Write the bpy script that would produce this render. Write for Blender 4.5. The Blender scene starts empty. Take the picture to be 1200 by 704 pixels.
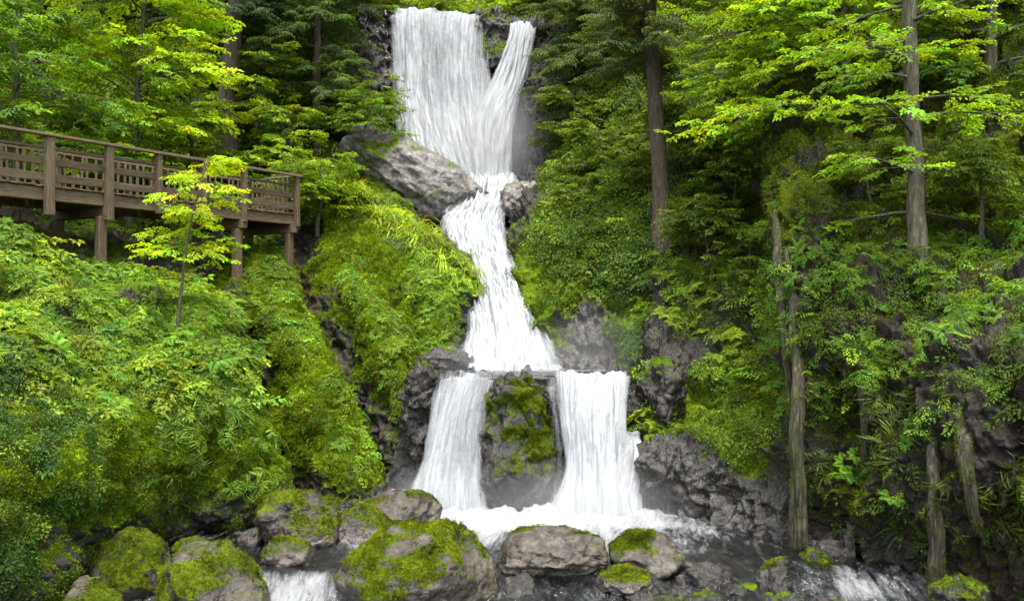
import bpy, bmesh, math, random
import numpy as np
from mathutils import Vector
R = math.radians
rng = np.random.default_rng(7)
random.seed(7)
scene = bpy.context.scene
COL = scene.collection

# ------------------------------------------------------------------ camera numbers used to measure the place
F0, CX, CY, CAMZ = 1040.0, 600.0, 352.0, 4.0
def W(px, py, Y):
    return np.array([(px-CX)/F0*Y, Y, CAMZ+(CY-py)/F0*Y])

# ------------------------------------------------------------------ noise
_perm = np.random.default_rng(3).permutation(256)
_perm = np.concatenate([_perm, _perm, _perm])
_g = np.array([[1,1,0],[-1,1,0],[1,-1,0],[-1,-1,0],[1,0,1],[-1,0,1],[1,0,-1],[-1,0,-1],[0,1,1],[0,-1,1],[0,1,-1],[0,-1,-1]], float)
def perlin(p):
    p = np.asarray(p, float); sh = p.shape[:-1]; p = p.reshape(-1, 3)
    i = np.floor(p).astype(int); f = p-i; i &= 255
    u = f*f*f*(f*(f*6-15)+10)
    out = 0
    for dx in (0, 1):
        for dy in (0, 1):
            for dz in (0, 1):
                h = _perm[_perm[_perm[(i[:,0]+dx) & 255]+((i[:,1]+dy) & 255)]+((i[:,2]+dz) & 255)] % 12
                d = (_g[h]*(f-np.array([dx,dy,dz]))).sum(1)
                w = (u[:,0] if dx else 1-u[:,0])*(u[:,1] if dy else 1-u[:,1])*(u[:,2] if dz else 1-u[:,2])
                out = out+w*d
    return out.reshape(sh)
def fbm(p, o=4, lac=2.1, gain=.5):
    s, a, f = 0, 1., 1.
    for k in range(o):
        s = s+a*perlin(p*f+17.3*k); a *= gain; f *= lac
    return s
def ridged(p, o=4):
    s, a, f = 0, 1., 1.
    for k in range(o):
        s = s+a*(1-2*np.abs(perlin(p*f+9.1*k))); a *= .5; f *= 2.1
    return s*.5
def facets(p, seed=0, tilt=.8):
    """broken rock: nearest-cell random height plus a random tilt per cell"""
    p = np.asarray(p, float); sh = p.shape[:-1]; p = p.reshape(-1, 3); i = np.floor(p).astype(int)
    best = np.full(len(p), 9.); out = np.zeros(len(p))
    for dx in (-1, 0, 1):
        for dy in (-1, 0, 1):
            for dz in (-1, 0, 1):
                c = i+np.array([dx, dy, dz]); h = _perm[_perm[_perm[(c[:,0]+seed) & 255]+(c[:,1] & 255)]+(c[:,2] & 255)]
                q = [_perm[h+k]/255. for k in range(7)]
                d = p-(c+np.stack(q[:3], -1)); r2 = (d*d).sum(1); v = (q[3]-.5)+tilt*((q[4]-.5)*d[:,0]+(q[5]-.5)*d[:,1]+(q[6]-.5)*d[:,2])*2
                m = r2 < best; best = np.where(m, r2, best); out = np.where(m, v, out)
    return out.reshape(sh)
def sstep(a, b, x):
    t = np.clip((x-a)/(b-a), 0, 1); return t*t*(3-2*t)
def nrm(v):
    return v/np.maximum(np.linalg.norm(v, axis=-1, keepdims=True), 1e-9)

# ------------------------------------------------------------------ mesh + object helpers
def tag(o, label=None, cat=None, group=None, kind=None):
    if label: o['label'] = label
    if cat: o['category'] = cat
    if group: o['group'] = group
    if kind: o['kind'] = kind
    return o
def mk(name, me, mat=None, parent=None):
    o = bpy.data.objects.new(name, me); COL.objects.link(o)
    if mat: me.materials.append(mat)
    if parent: o.parent = parent
    return o
def empty(name, loc):
    o = bpy.data.objects.new(name, None); COL.objects.link(o); o.location = loc; o.empty_display_size = .2
    return o
def npmesh(name, V, F, smooth=True, attrs=None, col=None):
    V = np.ascontiguousarray(V, np.float32); F = np.ascontiguousarray(F, np.int32)
    me = bpy.data.meshes.new(name); k = F.shape[1]
    me.vertices.add(len(V)); me.vertices.foreach_set('co', V.ravel())
    me.loops.add(F.size); me.loops.foreach_set('vertex_index', F.ravel())
    me.polygons.add(len(F)); me.polygons.foreach_set('loop_start', np.arange(0, F.size, k, dtype=np.int32))
    me.update(calc_edges=True)
    me.polygons.foreach_set('use_smooth', np.full(len(F), smooth, bool))
    for n, a in (attrs or {}).items():
        at = me.attributes.new(n, 'FLOAT', 'POINT'); at.data.foreach_set('value', np.ascontiguousarray(a, np.float32).ravel())
    if col is not None:
        at = me.attributes.new('col', 'FLOAT_COLOR', 'POINT')
        c4 = np.ones((len(V), 4), np.float32); c4[:, :3] = col; at.data.foreach_set('color', c4.ravel())
    return me
def gridfaces(n, m):
    a = np.arange(n*m).reshape(n, m)
    return np.stack([a[:-1,:-1], a[:-1,1:], a[1:,1:], a[1:,:-1]], -1).reshape(-1, 4)
def cr1(ctrl, n):               # Catmull-Rom along axis 0
    k = len(ctrl); t = np.linspace(0, k-1, n); i = np.minimum(t.astype(int), k-2); f = (t-i)
    f = f.reshape((-1,)+(1,)*(ctrl.ndim-1))
    P = np.concatenate([2*ctrl[:1]-ctrl[1:2], ctrl, 2*ctrl[-1:]-ctrl[-2:-1]])
    a, b, c, d = P[i], P[i+1], P[i+2], P[i+3]
    return .5*(2*b+(c-a)*f+(2*a-5*b+4*c-d)*f*f+(3*b-a-3*c+d)*f**3)
def gnormals(P):
    du = np.gradient(P, axis=1); dv = np.gradient(P, axis=0)
    return nrm(np.cross(du, dv))
def lofted(rows, n, m):
    """rows of (px, py, Y, extra...) measured from the photograph -> n x m grid of points in metres and the extras"""
    c = np.array([[tuple(W(*q[:3]))+tuple(q[3:]) for q in r] for r in rows], float)
    g = cr1(c, n); g = np.swapaxes(cr1(np.swapaxes(g, 0, 1), m), 0, 1)
    return g[..., :3], g[..., 3:]

# ------------------------------------------------------------------ materials
def newmat(name):
    m = bpy.data.materials.new(name); m.use_nodes = True
    nt = m.node_tree; nt.nodes.clear()
    out = nt.nodes.new('ShaderNodeOutputMaterial')
    return m, nt, out
class NB:
    def __init__(s, nt): s.nt = nt
    def n(s, t, **kw):
        nd = s.nt.nodes.new(t)
        for k, v in kw.items(): setattr(nd, k, v)
        return nd
    def link(s, a, b): s.nt.links.new(a, b)
    def noise(s, scale, detail=5, rough=.55, vec=None, dist=0):
        nd = s.n('ShaderNodeTexNoise'); nd.inputs['Scale'].default_value = scale; nd.inputs['Detail'].default_value = detail
        nd.inputs['Roughness'].default_value = rough; nd.inputs['Distortion'].default_value = dist
        if vec is not None: s.link(vec, nd.inputs['Vector'])
        return nd.outputs['Fac']
    def ramp(s, fac, stops):
        nd = s.n('ShaderNodeValToRGB'); e = nd.color_ramp.elements
        while len(e) < len(stops): e.new(.5)
        for q, (p, c) in zip(e, stops):
            q.position = p; q.color = (c, c, c, 1) if isinstance(c, (int, float)) else tuple(c)+(1,)
        s.link(fac, nd.inputs['Fac']); return nd.outputs['Color']
    def math(s, op, a, b=None, clamp=False):
        nd = s.n('ShaderNodeMath', operation=op); nd.use_clamp = clamp
        for i, v in enumerate((a, b)):
            if v is None: continue
            if isinstance(v, (int, float)): nd.inputs[i].default_value = v
            else: s.link(v, nd.inputs[i])
        return nd.outputs[0]
    def mix(s, f, a, b):
        nd = s.n('ShaderNodeMix', data_type='RGBA')
        for sock, v in ((nd.inputs[0], f), (nd.inputs[6], a), (nd.inputs[7], b)):
            if isinstance(v, (int, float)): sock.default_value = v
            elif isinstance(v, tuple): sock.default_value = v+(1,)
            else: s.link(v, sock)
        return nd.outputs[2]
    def attr(s, name, out='Fac'):
        return s.n('ShaderNodeAttribute', attribute_name=name).outputs[out]
    def pos(s, sx=1, sy=1, sz=1, src='Object'):
        tc = s.n('ShaderNodeTexCoord'); mp = s.n('ShaderNodeMapping'); mp.inputs['Scale'].default_value = (sx, sy, sz)
        s.link(tc.outputs[src], mp.inputs['Vector']); return mp.outputs[0]

MOSS_STOPS = [(.25, (.022,.048,.003)), (.45, (.065,.12,.005)), (.6, (.125,.18,.007)), (.78, (.22,.23,.010))]
def ground_mat(name, rock=((.004,.0034,.0028), (.017,.0145,.012), (.075,.067,.058)), rough=(.35,.7), bump=.5, spec=.22, moss_bias=0., brown=.25, moss_stops=MOSS_STOPS):
    m, nt, out = newmat(name); b = NB(nt); P = b.pos()
    big = b.noise(1.3, 6, .6, P); mid = b.noise(5, 8, .65, P, .6); fine = b.noise(26, 6, .7, P); vfine = b.noise(70, 4, .7, P)
    rc = b.ramp(b.math('ADD', b.math('MULTIPLY', mid, .65), b.math('MULTIPLY', fine, .35)), [(.34, rock[0]), (.5, rock[1]), (.68, rock[2])])
    soil = b.ramp(fine, [(.3, (.008,.006,.003)), (.6, (.028,.019,.010)), (.8, (.06,.042,.022))])
    rc = b.mix(b.attr('soil'), rc, soil)
    lich = b.ramp(b.noise(9, 7, .75, P, 1.), [(.56, 0.), (.66, brown)])
    rc = b.mix(lich, rc, (.07,.05,.024))
    mc = b.ramp(b.math('ADD', b.math('MULTIPLY', b.noise(3.1, 6, .6, P), .55), b.math('MULTIPLY', vfine, .45)), moss_stops)
    mf = b.math('ADD', b.attr('moss'), b.math('MULTIPLY', b.math('SUBTRACT', b.math('ADD', b.math('MULTIPLY', mid, .6), b.math('MULTIPLY', fine, .4)), .5), 1.7))
    mf = b.ramp(b.math('ADD', mf, moss_bias), [(.34, 0.), (.64, 1.)])
    pr = b.n('ShaderNodeBsdfPrincipled')
    b.link(b.mix(mf, rc, mc), pr.inputs['Base Color'])
    rr = b.ramp(mid, [(.35, rough[0]), (.65, rough[1])])
    wet = b.attr('wet')
    rr2 = b.mix(wet, rr, (.22,.22,.22))
    b.link(b.mix(mf, rr2, (.95,.95,.95)), pr.inputs['Roughness'])
    sp = b.mix(mf, b.mix(wet, (spec,)*3, (.5,.5,.5)), (.08,.08,.08)); b.link(sp, pr.inputs['Specular IOR Level'])
    hr = b.math('ADD', b.math('MULTIPLY', mid, .6), b.math('MULTIPLY', fine, .28))
    hm = b.math('ADD', b.math('MULTIPLY', vfine, .5), b.math('MULTIPLY', b.noise(14, 5, .7, P), .9))
    hh = b.mix(mf, hr, b.math('ADD', hm, .1))
    bp = b.n('ShaderNodeBump'); bp.inputs['Strength'].default_value = bump; bp.inputs['Distance'].default_value = .12
    b.link(hh, bp.inputs['Height']); b.link(bp.outputs[0], pr.inputs['Normal'])
    b.link(pr.outputs[0], out.inputs[0]); return m
def leaf_mat(name, trans=.42, rough=.55, spec=.25):
    m, nt, out = newmat(name); b = NB(nt)
    c = b.attr('col', 'Color')
    pr = b.n('ShaderNodeBsdfPrincipled'); b.link(c, pr.inputs['Base Color'])
    pr.inputs['Roughness'].default_value = rough; pr.inputs['Specular IOR Level'].default_value = spec
    tr = b.n('ShaderNodeBsdfTranslucent')
    g = b.n('ShaderNodeMix', data_type='RGBA', blend_type='MULTIPLY'); g.inputs[0].default_value = 1
    b.link(c, g.inputs[6]); g.inputs[7].default_value = (1.75, 1.45, .6, 1)
    b.link(g.outputs[2], tr.inputs['Color'])
    mx = b.n('ShaderNodeMixShader'); mx.inputs[0].default_value = trans
    b.link(pr.outputs[0], mx.inputs[1]); b.link(tr.outputs[0], mx.inputs[2]); b.link(mx.outputs[0], out.inputs[0]); return m
def bark_mat(name, c0, c1, c2, moss=0.3, sz=.18):
    m, nt, out = newmat(name); b = NB(nt)
    P = b.pos(1, 1, sz); P1 = b.pos()
    n1 = b.noise(22, 7, .7, P, .5); n2 = b.noise(2.5, 5, .6, P1)
    c = b.ramp(n1, [(.32, c0), (.5, c1), (.7, c2)])
    c = b.mix(b.ramp(n2, [(.5, 0.), (.7, moss)]), c, (.05,.075,.008))
    pr = b.n('ShaderNodeBsdfPrincipled'); b.link(c, pr.inputs['Base Color']); pr.inputs['Roughness'].default_value = .85
    pr.inputs['Specular IOR Level'].default_value = .2
    bp = b.n('ShaderNodeBump'); bp.inputs['Strength'].default_value = .8; bp.inputs['Distance'].default_value = .04
    b.link(n1, bp.inputs['Height']); b.link(bp.outputs[0], pr.inputs['Normal'])
    b.link(pr.outputs[0], out.inputs[0]); return m
def wood_mat():
    m, nt, out = newmat('weathered_wood'); b = NB(nt)
    P = b.pos(1, 1, 1, 'Generated'); Po = b.pos()
    tc = b.attr('grain', 'Vector')
    n1 = b.noise(9, 7, .7, tc, .4); n2 = b.noise(1.7, 4, .6, Po)
    c = b.ramp(n1, [(.3, (.02,.012,.006)), (.5, (.07,.045,.022)), (.72, (.165,.115,.063))])
    c = b.mix(b.ramp(n2, [(.45, 0.), (.7, .5)]), c, (.075,.075,.02))
    pr = b.n('ShaderNodeBsdfPrincipled'); b.link(c, pr.inputs['Base Color']); pr.inputs['Roughness'].default_value = .75
    bp = b.n('ShaderNodeBump'); bp.inputs['Strength'].default_value = .6; bp.inputs['Distance'].default_value = .02
    b.link(n1, bp.inputs['Height']); b.link(bp.outputs[0], pr.inputs['Normal'])
    b.link(pr.outputs[0], out.inputs[0]); return m
def fall_mat(name, seed, su=1., lo=.33, hi=.70):
    """white water: falling streaks with gaps, from the flow coordinates (metres across, metres along)"""
    m, nt, out = newmat(name); b = NB(nt)
    at = b.n('ShaderNodeAttribute', attribute_name='flow')
    def st(ax, ay, sc, det, ds=0):
        mp = b.n('ShaderNodeMapping'); mp.inputs['Scale'].default_value = (ax*su, ay, 1); mp.inputs['Location'].default_value = (seed*3.7, seed*1.3, seed)
        b.link(at.outputs['Vector'], mp.inputs['Vector']); return b.noise(sc, det, .65, mp.outputs[0], ds)
    s1 = st(2.0, .22, 1.6, 6, .3); s2 = st(9, .55, 1.4, 5, .25); s3 = st(5, 3.5, 2, 6, .8)
    s = b.math('ADD', b.math('ADD', b.math('MULTIPLY', s1, .58), b.math('MULTIPLY', s2, .23)), b.math('MULTIPLY', s3, .19))
    d = b.math('ADD', s, b.math('MULTIPLY', b.math('SUBTRACT', b.attr('dens'), .5), .62))
    a = b.ramp(d, [(lo, 0.), (hi, 1.)])
    df = b.n('ShaderNodeBsdfDiffuse'); b.link(b.ramp(s2, [(.30, (.30,.33,.36)), (.60, (.56,.57,.58))]), df.inputs['Color'])
    tl = b.n('ShaderNodeBsdfTranslucent'); tl.inputs['Color'].default_value = (.43,.45,.47,1)
    mx = b.n('ShaderNodeMixShader'); mx.inputs[0].default_value = .4; b.link(df.outputs[0], mx.inputs[1]); b.link(tl.outputs[0], mx.inputs[2])
    bp = b.n('ShaderNodeBump'); bp.inputs['Strength'].default_value = .6; bp.inputs['Distance'].default_value = .2
    b.link(s, bp.inputs['Height']); b.link(bp.outputs[0], df.inputs['Normal'])
    tp = b.n('ShaderNodeBsdfTransparent'); fm = b.n('ShaderNodeMixShader')
    b.link(a, fm.inputs[0]); b.link(tp.outputs[0], fm.inputs[1]); b.link(mx.outputs[0], fm.inputs[2]); b.link(fm.outputs[0], out.inputs[0])
    return m
def stream_mat():
    m, nt, out = newmat('stream_water'); b = NB(nt); P = b.pos()
    at = b.n('ShaderNodeAttribute', attribute_name='flow')
    def st(ax, ay, sc, det, ds=.5):
        mp = b.n('ShaderNodeMapping'); mp.inputs['Scale'].default_value = (ax, ay, 1); b.link(at.outputs['Vector'], mp.inputs['Vector'])
        return b.noise(sc, det, .65, mp.outputs[0], ds)
    w1 = st(4.5, 1.2, 1.5, 6, .9); w2 = st(14, 3.5, 1.4, 5, .5)
    h = b.math('ADD', b.math('MULTIPLY', w1, .7), b.math('MULTIPLY', w2, .3))
    foam = b.math('ADD', b.attr('foam'), b.math('MULTIPLY', b.math('SUBTRACT', h, .5), 1.5))
    fo = b.ramp(foam, [(.30, 0.), (.62, .5), (1., 1.)])
    bp = b.n('ShaderNodeBump'); bp.inputs['Strength'].default_value = .8; bp.inputs['Distance'].default_value = .18
    b.link(h, bp.inputs['Height'])
    tp = b.n('ShaderNodeBsdfTransparent'); tp.inputs['Color'].default_value = (.36,.32,.22,1)
    gl = b.n('ShaderNodeBsdfGlossy'); gl.inputs['Roughness'].default_value = .08; gl.inputs['Color'].default_value = (.95,.97,1,1); b.link(bp.outputs[0], gl.inputs['Normal'])
    fr = b.n('ShaderNodeFresnel'); fr.inputs['IOR'].default_value = 1.33; b.link(bp.outputs[0], fr.inputs['Normal'])
    ff = b.math('ADD', fr.outputs[0], .10, True)
    wm = b.n('ShaderNodeMixShader'); b.link(ff, wm.inputs[0]); b.link(tp.outputs[0], wm.inputs[1]); b.link(gl.outputs[0], wm.inputs[2])
    df = b.n('ShaderNodeBsdfDiffuse'); df.inputs['Color'].default_value = (.31,.32,.33,1); b.link(bp.outputs[0], df.inputs['Normal'])
    fm = b.n('ShaderNodeMixShader'); b.link(fo, fm.inputs[0]); b.link(wm.outputs[0], fm.inputs[1]); b.link(df.outputs[0], fm.inputs[2])
    b.link(fm.outputs[0], out.inputs[0]); return m

M_TERR = ground_mat('mossy_hillside', bump=.7)
M_CLIFF = ground_mat('damp_shaded_cliff', rock=((.0035,.0028,.002), (.013,.0105,.008), (.06,.05,.04)), rough=(.28,.6), bump=.8, brown=.4,
                     moss_stops=[(.25, (.012,.022,.002)), (.45, (.04,.06,.004)), (.6, (.08,.095,.005)), (.78, (.13,.13,.009))])  # rock colour darkened to carry the canopy's shade on the right cliff
M_ROCK = ground_mat('wet_rock', rock=((.004,.0032,.0026), (.018,.015,.012), (.075,.065,.055)), spec=.45, rough=(.18,.5), bump=.8, brown=.3)
M_PALE = ground_mat('pale_rock', rock=((.03,.026,.022), (.13,.12,.112), (.31,.29,.275)), rough=(.4,.75), bump=.5, brown=.6)
BM = [(.28, (.012,.026,.003)), (.44, (.036,.060,.004)), (.58, (.095,.122,.006)), (.74, (.19,.19,.012))]
M_BOULD = ground_mat('boulder_rock', moss_stops=BM, rock=((.010,.008,.006), (.046,.038,.030), (.145,.125,.10)), spec=.35, rough=(.3,.7), bump=.6, brown=.45)
M_LEAF = leaf_mat('leaf'); M_NEEDLE = leaf_mat('needle', .25, .6, .2); M_MOSS = leaf_mat('moss_fuzz', .3, .9, .05)
M_BARK = bark_mat('grey_bark', (.024,.021,.014), (.075,.067,.047), (.17,.155,.12), .5)
M_BARKD = bark_mat('brown_bark', (.022,.017,.012), (.06,.045,.032), (.12,.095,.07), .35)
M_DEAD = bark_mat('dead_wood', (.012,.010,.007), (.042,.036,.025), (.125,.11,.08), .85, .1)
M_TWIG = bark_mat('twig_bark', (.03,.025,.018), (.07,.06,.04), (.12,.1,.075), .3)
M_WOOD = wood_mat(); M_STREAM = stream_mat()

# ------------------------------------------------------------------ leaf templates
def leaves(pos, d, up, ln, wd, fold=.18, droop=.12):
    """one folded two-triangle leaf per row; returns V, F"""
    pos = np.asarray(pos, float); d = nrm(np.asarray(d, float)); up = np.asarray(up, float)
    s = nrm(np.cross(d, up)); u = nrm(np.cross(s, d)); ln = np.asarray(ln).reshape(-1, 1); wd = np.asarray(wd).reshape(-1, 1)
    tip = pos+d*ln-u*ln*droop; md = pos+d*ln*.45
    V = np.stack([pos, md+s*wd*.5+u*wd*fold, tip, md-s*wd*.5+u*wd*fold], 1)
    n = len(pos); o = (np.arange(n)*4)[:, None]
    F = np.concatenate([o+np.array([0, 1, 2]), o+np.array([0, 2, 3])])
    return V.reshape(-1, 3), F
def tmpl(V, F, r, per=4, var=.3):
    k = len(V)//per; c = np.repeat(1+var*(r.random(k)*2-1), per); return dict(V=V, F=F, c=c)
def spray_t(seed, n_side=7, leaf=.19, wratio=.62):
    """flat beech or maple spray, one unit long"""
    r = np.random.default_rng(seed); P, D, U, L = [], [], [], []
    for i in range(n_side):
        t = .12+.82*i/(n_side-1)
        for sd in (-1, 1):
            tl = .42*(1-t*.75)*r.uniform(.7, 1.15); ang = R(r.uniform(42, 62))
            tw = np.array([sd*math.sin(ang), math.cos(ang), r.uniform(-.15, .08)])
            k = max(2, int(tl/.085))
            for j in range(k):
                q = np.array([0, t, -.14*t*t])+tw*tl*(j+.6)/k+np.array([0, 0, -.10*((j+.6)/k)**2])
                la = r.uniform(-45, 45); ca, sa = math.cos(R(la)), math.sin(R(la))
                P.append(q+r.normal(0, .018, 3)); D.append([tw[0]*ca-tw[1]*sa, tw[0]*sa+tw[1]*ca, -.25+r.normal(0, .22)])
                U.append([r.normal(0, .35), r.normal(0, .35), 1]); L.append(leaf*r.uniform(.65, 1.15))
    P.append([0, 1, -.14]); D.append([0, 1, -.4]); U.append([0, 0, 1]); L.append(leaf)
    L = np.array(L); V, F = leaves(P, D, U, L, L*wratio); return tmpl(V, F, r)
def clump_t(seed, n=26, leaf=.3, wratio=.6, flat=.6):
    """low leafy herb, about one unit across"""
    r = np.random.default_rng(seed)
    az = r.uniform(0, 2*np.pi, n); el = r.uniform(.1, 1.2, n); rad = .5*np.sqrt(r.random(n))
    P = np.stack([np.cos(az)*rad, np.sin(az)*rad, flat*(.2+.6*r.random(n))*(1-rad)], 1)
    D = np.stack([np.cos(az), np.sin(az), np.sin(el)-.75], 1); L = leaf*r.uniform(.5, 1.15, n)
    V, F = leaves(P, D, np.stack([r.normal(0, .4, n), r.normal(0, .4, n), np.ones(n)], 1), L, L*wratio); return tmpl(V, F, r)
def fern_t(seed, nf=8, np_=13):
    """rosette of arching fronds, one unit radius"""
    r = np.random.default_rng(seed); P, D, U, L, Wd = [], [], [], [], []
    for i in range(nf):
        az = 2*math.pi*(i+r.uniform(-.3, .3))/nf; ln = r.uniform(.75, 1.1); h = r.uniform(.35, .7)
        o = np.array([math.cos(az), math.sin(az), 0]); s = np.array([-o[1], o[0], 0])
        def pt(t): return o*ln*t+np.array([0, 0, h*(1.9*t-1.75*t*t)])
        for j in range(np_):
            t = .14+.86*j/np_; p = pt(t); tg = nrm(pt(t+.03)-p)
            w = .30*math.sin(math.pi*(.12+.85*t)**.8)*r.uniform(.85, 1.15)
            for sd in (-1, 1):
                P.append(p); D.append(s*sd+tg*.45+np.array([0, 0, -.25])); U.append(np.cross(tg, s)*-1+np.array([0, 0, .2])); L.append(w); Wd.append(.075)
    U = np.array(U); U[U[:, 2] < 0] *= -1
    V, F = leaves(P, D, U, np.array(L), np.array(Wd), .1, .15); return tmpl(V, F, r, 4, .2)
def bough_t(seed):
    """drooping conifer bough, one unit long"""
    r = np.random.default_rng(seed); P, D, U, L = [], [], [], []
    for i in range(15):
        t = .08+.92*i/15
        for sd in (-1, 1):
            tl = .40*(1-t*.8)*r.uniform(.7, 1.2); tw = nrm(np.array([sd*.85, .55, -.35+r.normal(0, .12)])); k = max(2, int(tl/.045))
            for j in range(k):
                q = np.array([0, t, .08*t-.32*t*t])+tw*tl*(j+.4)/k+np.array([0, 0, -.18*((j+.4)/k)**2*tl/.4])
                P.append(q); D.append(tw+np.array([r.normal(0, .35), r.normal(0, .3), -.35+r.normal(0, .2)])); U.append([r.normal(0, .3), r.normal(0, .3), 1]); L.append(.085*r.uniform(.7, 1.3))
    L = np.array(L); V, F = leaves(P, D, U, L, L*.38, .1, .1); return tmpl(V, F, r, 4, .35)
def tuft_t(seed, n=12, h=1.):
    """tuft of moss shoots"""
    r = np.random.default_rng(seed); az = r.uniform(0, 6.283, n); rad = .6*np.sqrt(r.random(n))
    P = np.stack([np.cos(az)*rad, np.sin(az)*rad, -.15*np.ones(n)], 1); D = np.stack([np.cos(az)*.7, np.sin(az)*.7, .4+r.random(n)], 1)
    L = h*r.uniform(.5, 1.1, n); V, F = leaves(P, D, np.stack([-np.sin(az), np.cos(az), .3*np.ones(n)], 1), L, L*.32); return tmpl(V, F, r)
def blade_t(seed, n=16):
    """hanging grass-like blades"""
    r = np.random.default_rng(seed); az = r.uniform(0, 6.283, n); P, D, U, L = [], [], [], []
    for a in az:
        o = np.array([math.cos(a), math.sin(a), 0]); b = o*.1*r.random(); l = r.uniform(.5, 1)
        for k, (h0, h1) in enumerate(((0, .45), (.38, .7), (.62, 1))):
            f = lambda t: b+o*l*.75*t+np.array([0, 0, l*(1.1*t-1.25*t*t)])
            P.append(f(h0)); D.append(f(h1)-f(h0)); U.append([0, 0, 1]); L.append(np.linalg.norm(f(h1)-f(h0))*1.15)
    L = np.array(L); V, F = leaves(P, D, U, L, np.full(len(L), .05), .05, .02); return tmpl(V, F, r, 12)
T_SPRAY = [spray_t(s) for s in range(4)]
T_SPRAYF = [spray_t(20+s, 8, .155, .5) for s in range(4)]
T_CLUMP = [clump_t(40+s) for s in range(5)]
T_CLUMPS = [clump_t(50+s, 40, .2, .55, .8) for s in range(4)]
T_FERN = [fern_t(60+s) for s in range(4)]
T_BOUGH = [bough_t(70+s) for s in range(3)]
T_TUFT = [tuft_t(80+s) for s in range(4)]
T_BLADE = [blade_t(90+s) for s in range(3)]

def basis(up, fwd):
    up = nrm(up); x = nrm(np.cross(fwd, up)); y = np.cross(up, x); return np.stack([x, y, up], -1)   # columns
def merge(T, pos, B, scl, col):
    """copies of templates at pos with basis B (n,3,3), scale and colour"""
    pos = np.asarray(pos, float); n = len(pos); pick = rng.integers(0, len(T), n); Vs, Fs, Cs, off = [], [], [], 0
    scl = np.broadcast_to(np.asarray(scl, float), (n,)); col = np.broadcast_to(np.asarray(col, float), (n, 3))
    for k, t in enumerate(T):
        ix = np.where(pick == k)[0]
        if not len(ix): continue
        v = np.einsum('nij,vj->nvi', B[ix], t['V'])*scl[ix, None, None]+pos[ix, None, :]
        nv = len(t['V']); f = t['F'][None]+(np.arange(len(ix))*nv)[:, None, None]+off
        c = col[ix, None, :]*t['c'][None, :, None]
        Vs.append(v.reshape(-1, 3)); Fs.append(f.reshape(-1, 3)); Cs.append(c.reshape(-1, 3)); off += nv*len(ix)
    return np.concatenate(Vs), np.concatenate(Fs), np.concatenate(Cs)
def joinm(*ms):
    Vs, Fs, Cs, off = [], [], [], 0
    for V, F, C in ms:
        Vs.append(V); Fs.append(F+off); Cs.append(C); off += len(V)
    return np.concatenate(Vs), np.concatenate(Fs), np.concatenate(Cs)
def leafobj(name, mesh, mat, parent=None):
    V, F, C = mesh; return mk(name, npmesh(name, V, F, False, col=np.clip(C, 0, 1)), mat, parent)
def tint(n, base, hue=.18, val=.3):
    """colour of n plants round a base colour: some yellower, some bluer"""
    h = rng.normal(0, hue, (n, 1)); v = np.exp(rng.normal(0, val, (n, 1)))
    return np.asarray(base)*v*np.concatenate([1.09+h, 1+h*.15, .95-h*.5], 1).clip(.3, 2)

# ------------------------------------------------------------------ terrain sheets
SHEETS = {}
def sheet(key, name, rows, n, m, mat, amp=(.35,.12,.05), freq=(.45,1.6,5.), ridge=0., drip=0., vs=1., kind='structure'):
    P, E = lofted(rows, n, m); N = gnormals(P)
    f = np.random.default_rng(len(SHEETS)+1).random(3)*50
    d = amp[0]*fbm(P*freq[0]+f, 3)+amp[1]*fbm(P*freq[1]+f, 4)+amp[2]*fbm(P*freq[2]+f, 4)
    if drip:
        vv, uu = np.meshgrid(np.linspace(0, 1, n), np.linspace(0, 1, m), indexing='ij'); uu = uu+.06*fbm(P*.9+f, 2)
        q = np.stack([uu*m*.03*2.2, vv*n*.03*.42, 0*uu+f[0]], -1); d = d+drip*(fbm(q, 3)+.5*ridged(q*2.3, 2)-.2)
    if ridge:
        Pw = P+.25*np.stack([fbm(P*1.5+f+k*7, 2) for k in range(3)], -1)
        d = d+ridge*(.95*facets(Pw*np.array([.9,.9,.6*vs])+f, 1)+.26*facets(Pw*np.array([2.4,2.4,1.5*vs])+f, 2)+.09*facets(Pw*5.5+f, 3)+.12*fbm(P*7, 4))
    P = P+N*d[..., None]; N = gnormals(P)
    up = N[..., 2]; nz = fbm(P*.9+f+5, 4)
    ms = E[..., 0]+.35*nz+.25*(up-.3); so = np.clip(.9*(fbm(P*.7+f+31, 4)+E[..., 1]-.3)*2, 0, 1)
    wt = E[..., 2] if E.shape[-1] > 2 else np.zeros_like(ms)
    me = npmesh(name, P.reshape(-1, 3), gridfaces(n, m), True, dict(moss=ms, soil=so, wet=np.clip(wt, 0, 1)))
    o = tag(mk(name, me, mat), kind=kind)
    SHEETS[key] = dict(P=P, N=N, moss=ms, o=o)
    return o
def ex(rows, vals):
    """add the same extras (moss, soil, wet) to rows; vals: one per row or one tuple"""
    out = []
    for i, r in enumerate(rows):
        v = vals[i] if isinstance(vals, list) else vals
        out.append([tuple(q)+tuple(v) if len(q) == 3 else q for q in r])
    return out

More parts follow.
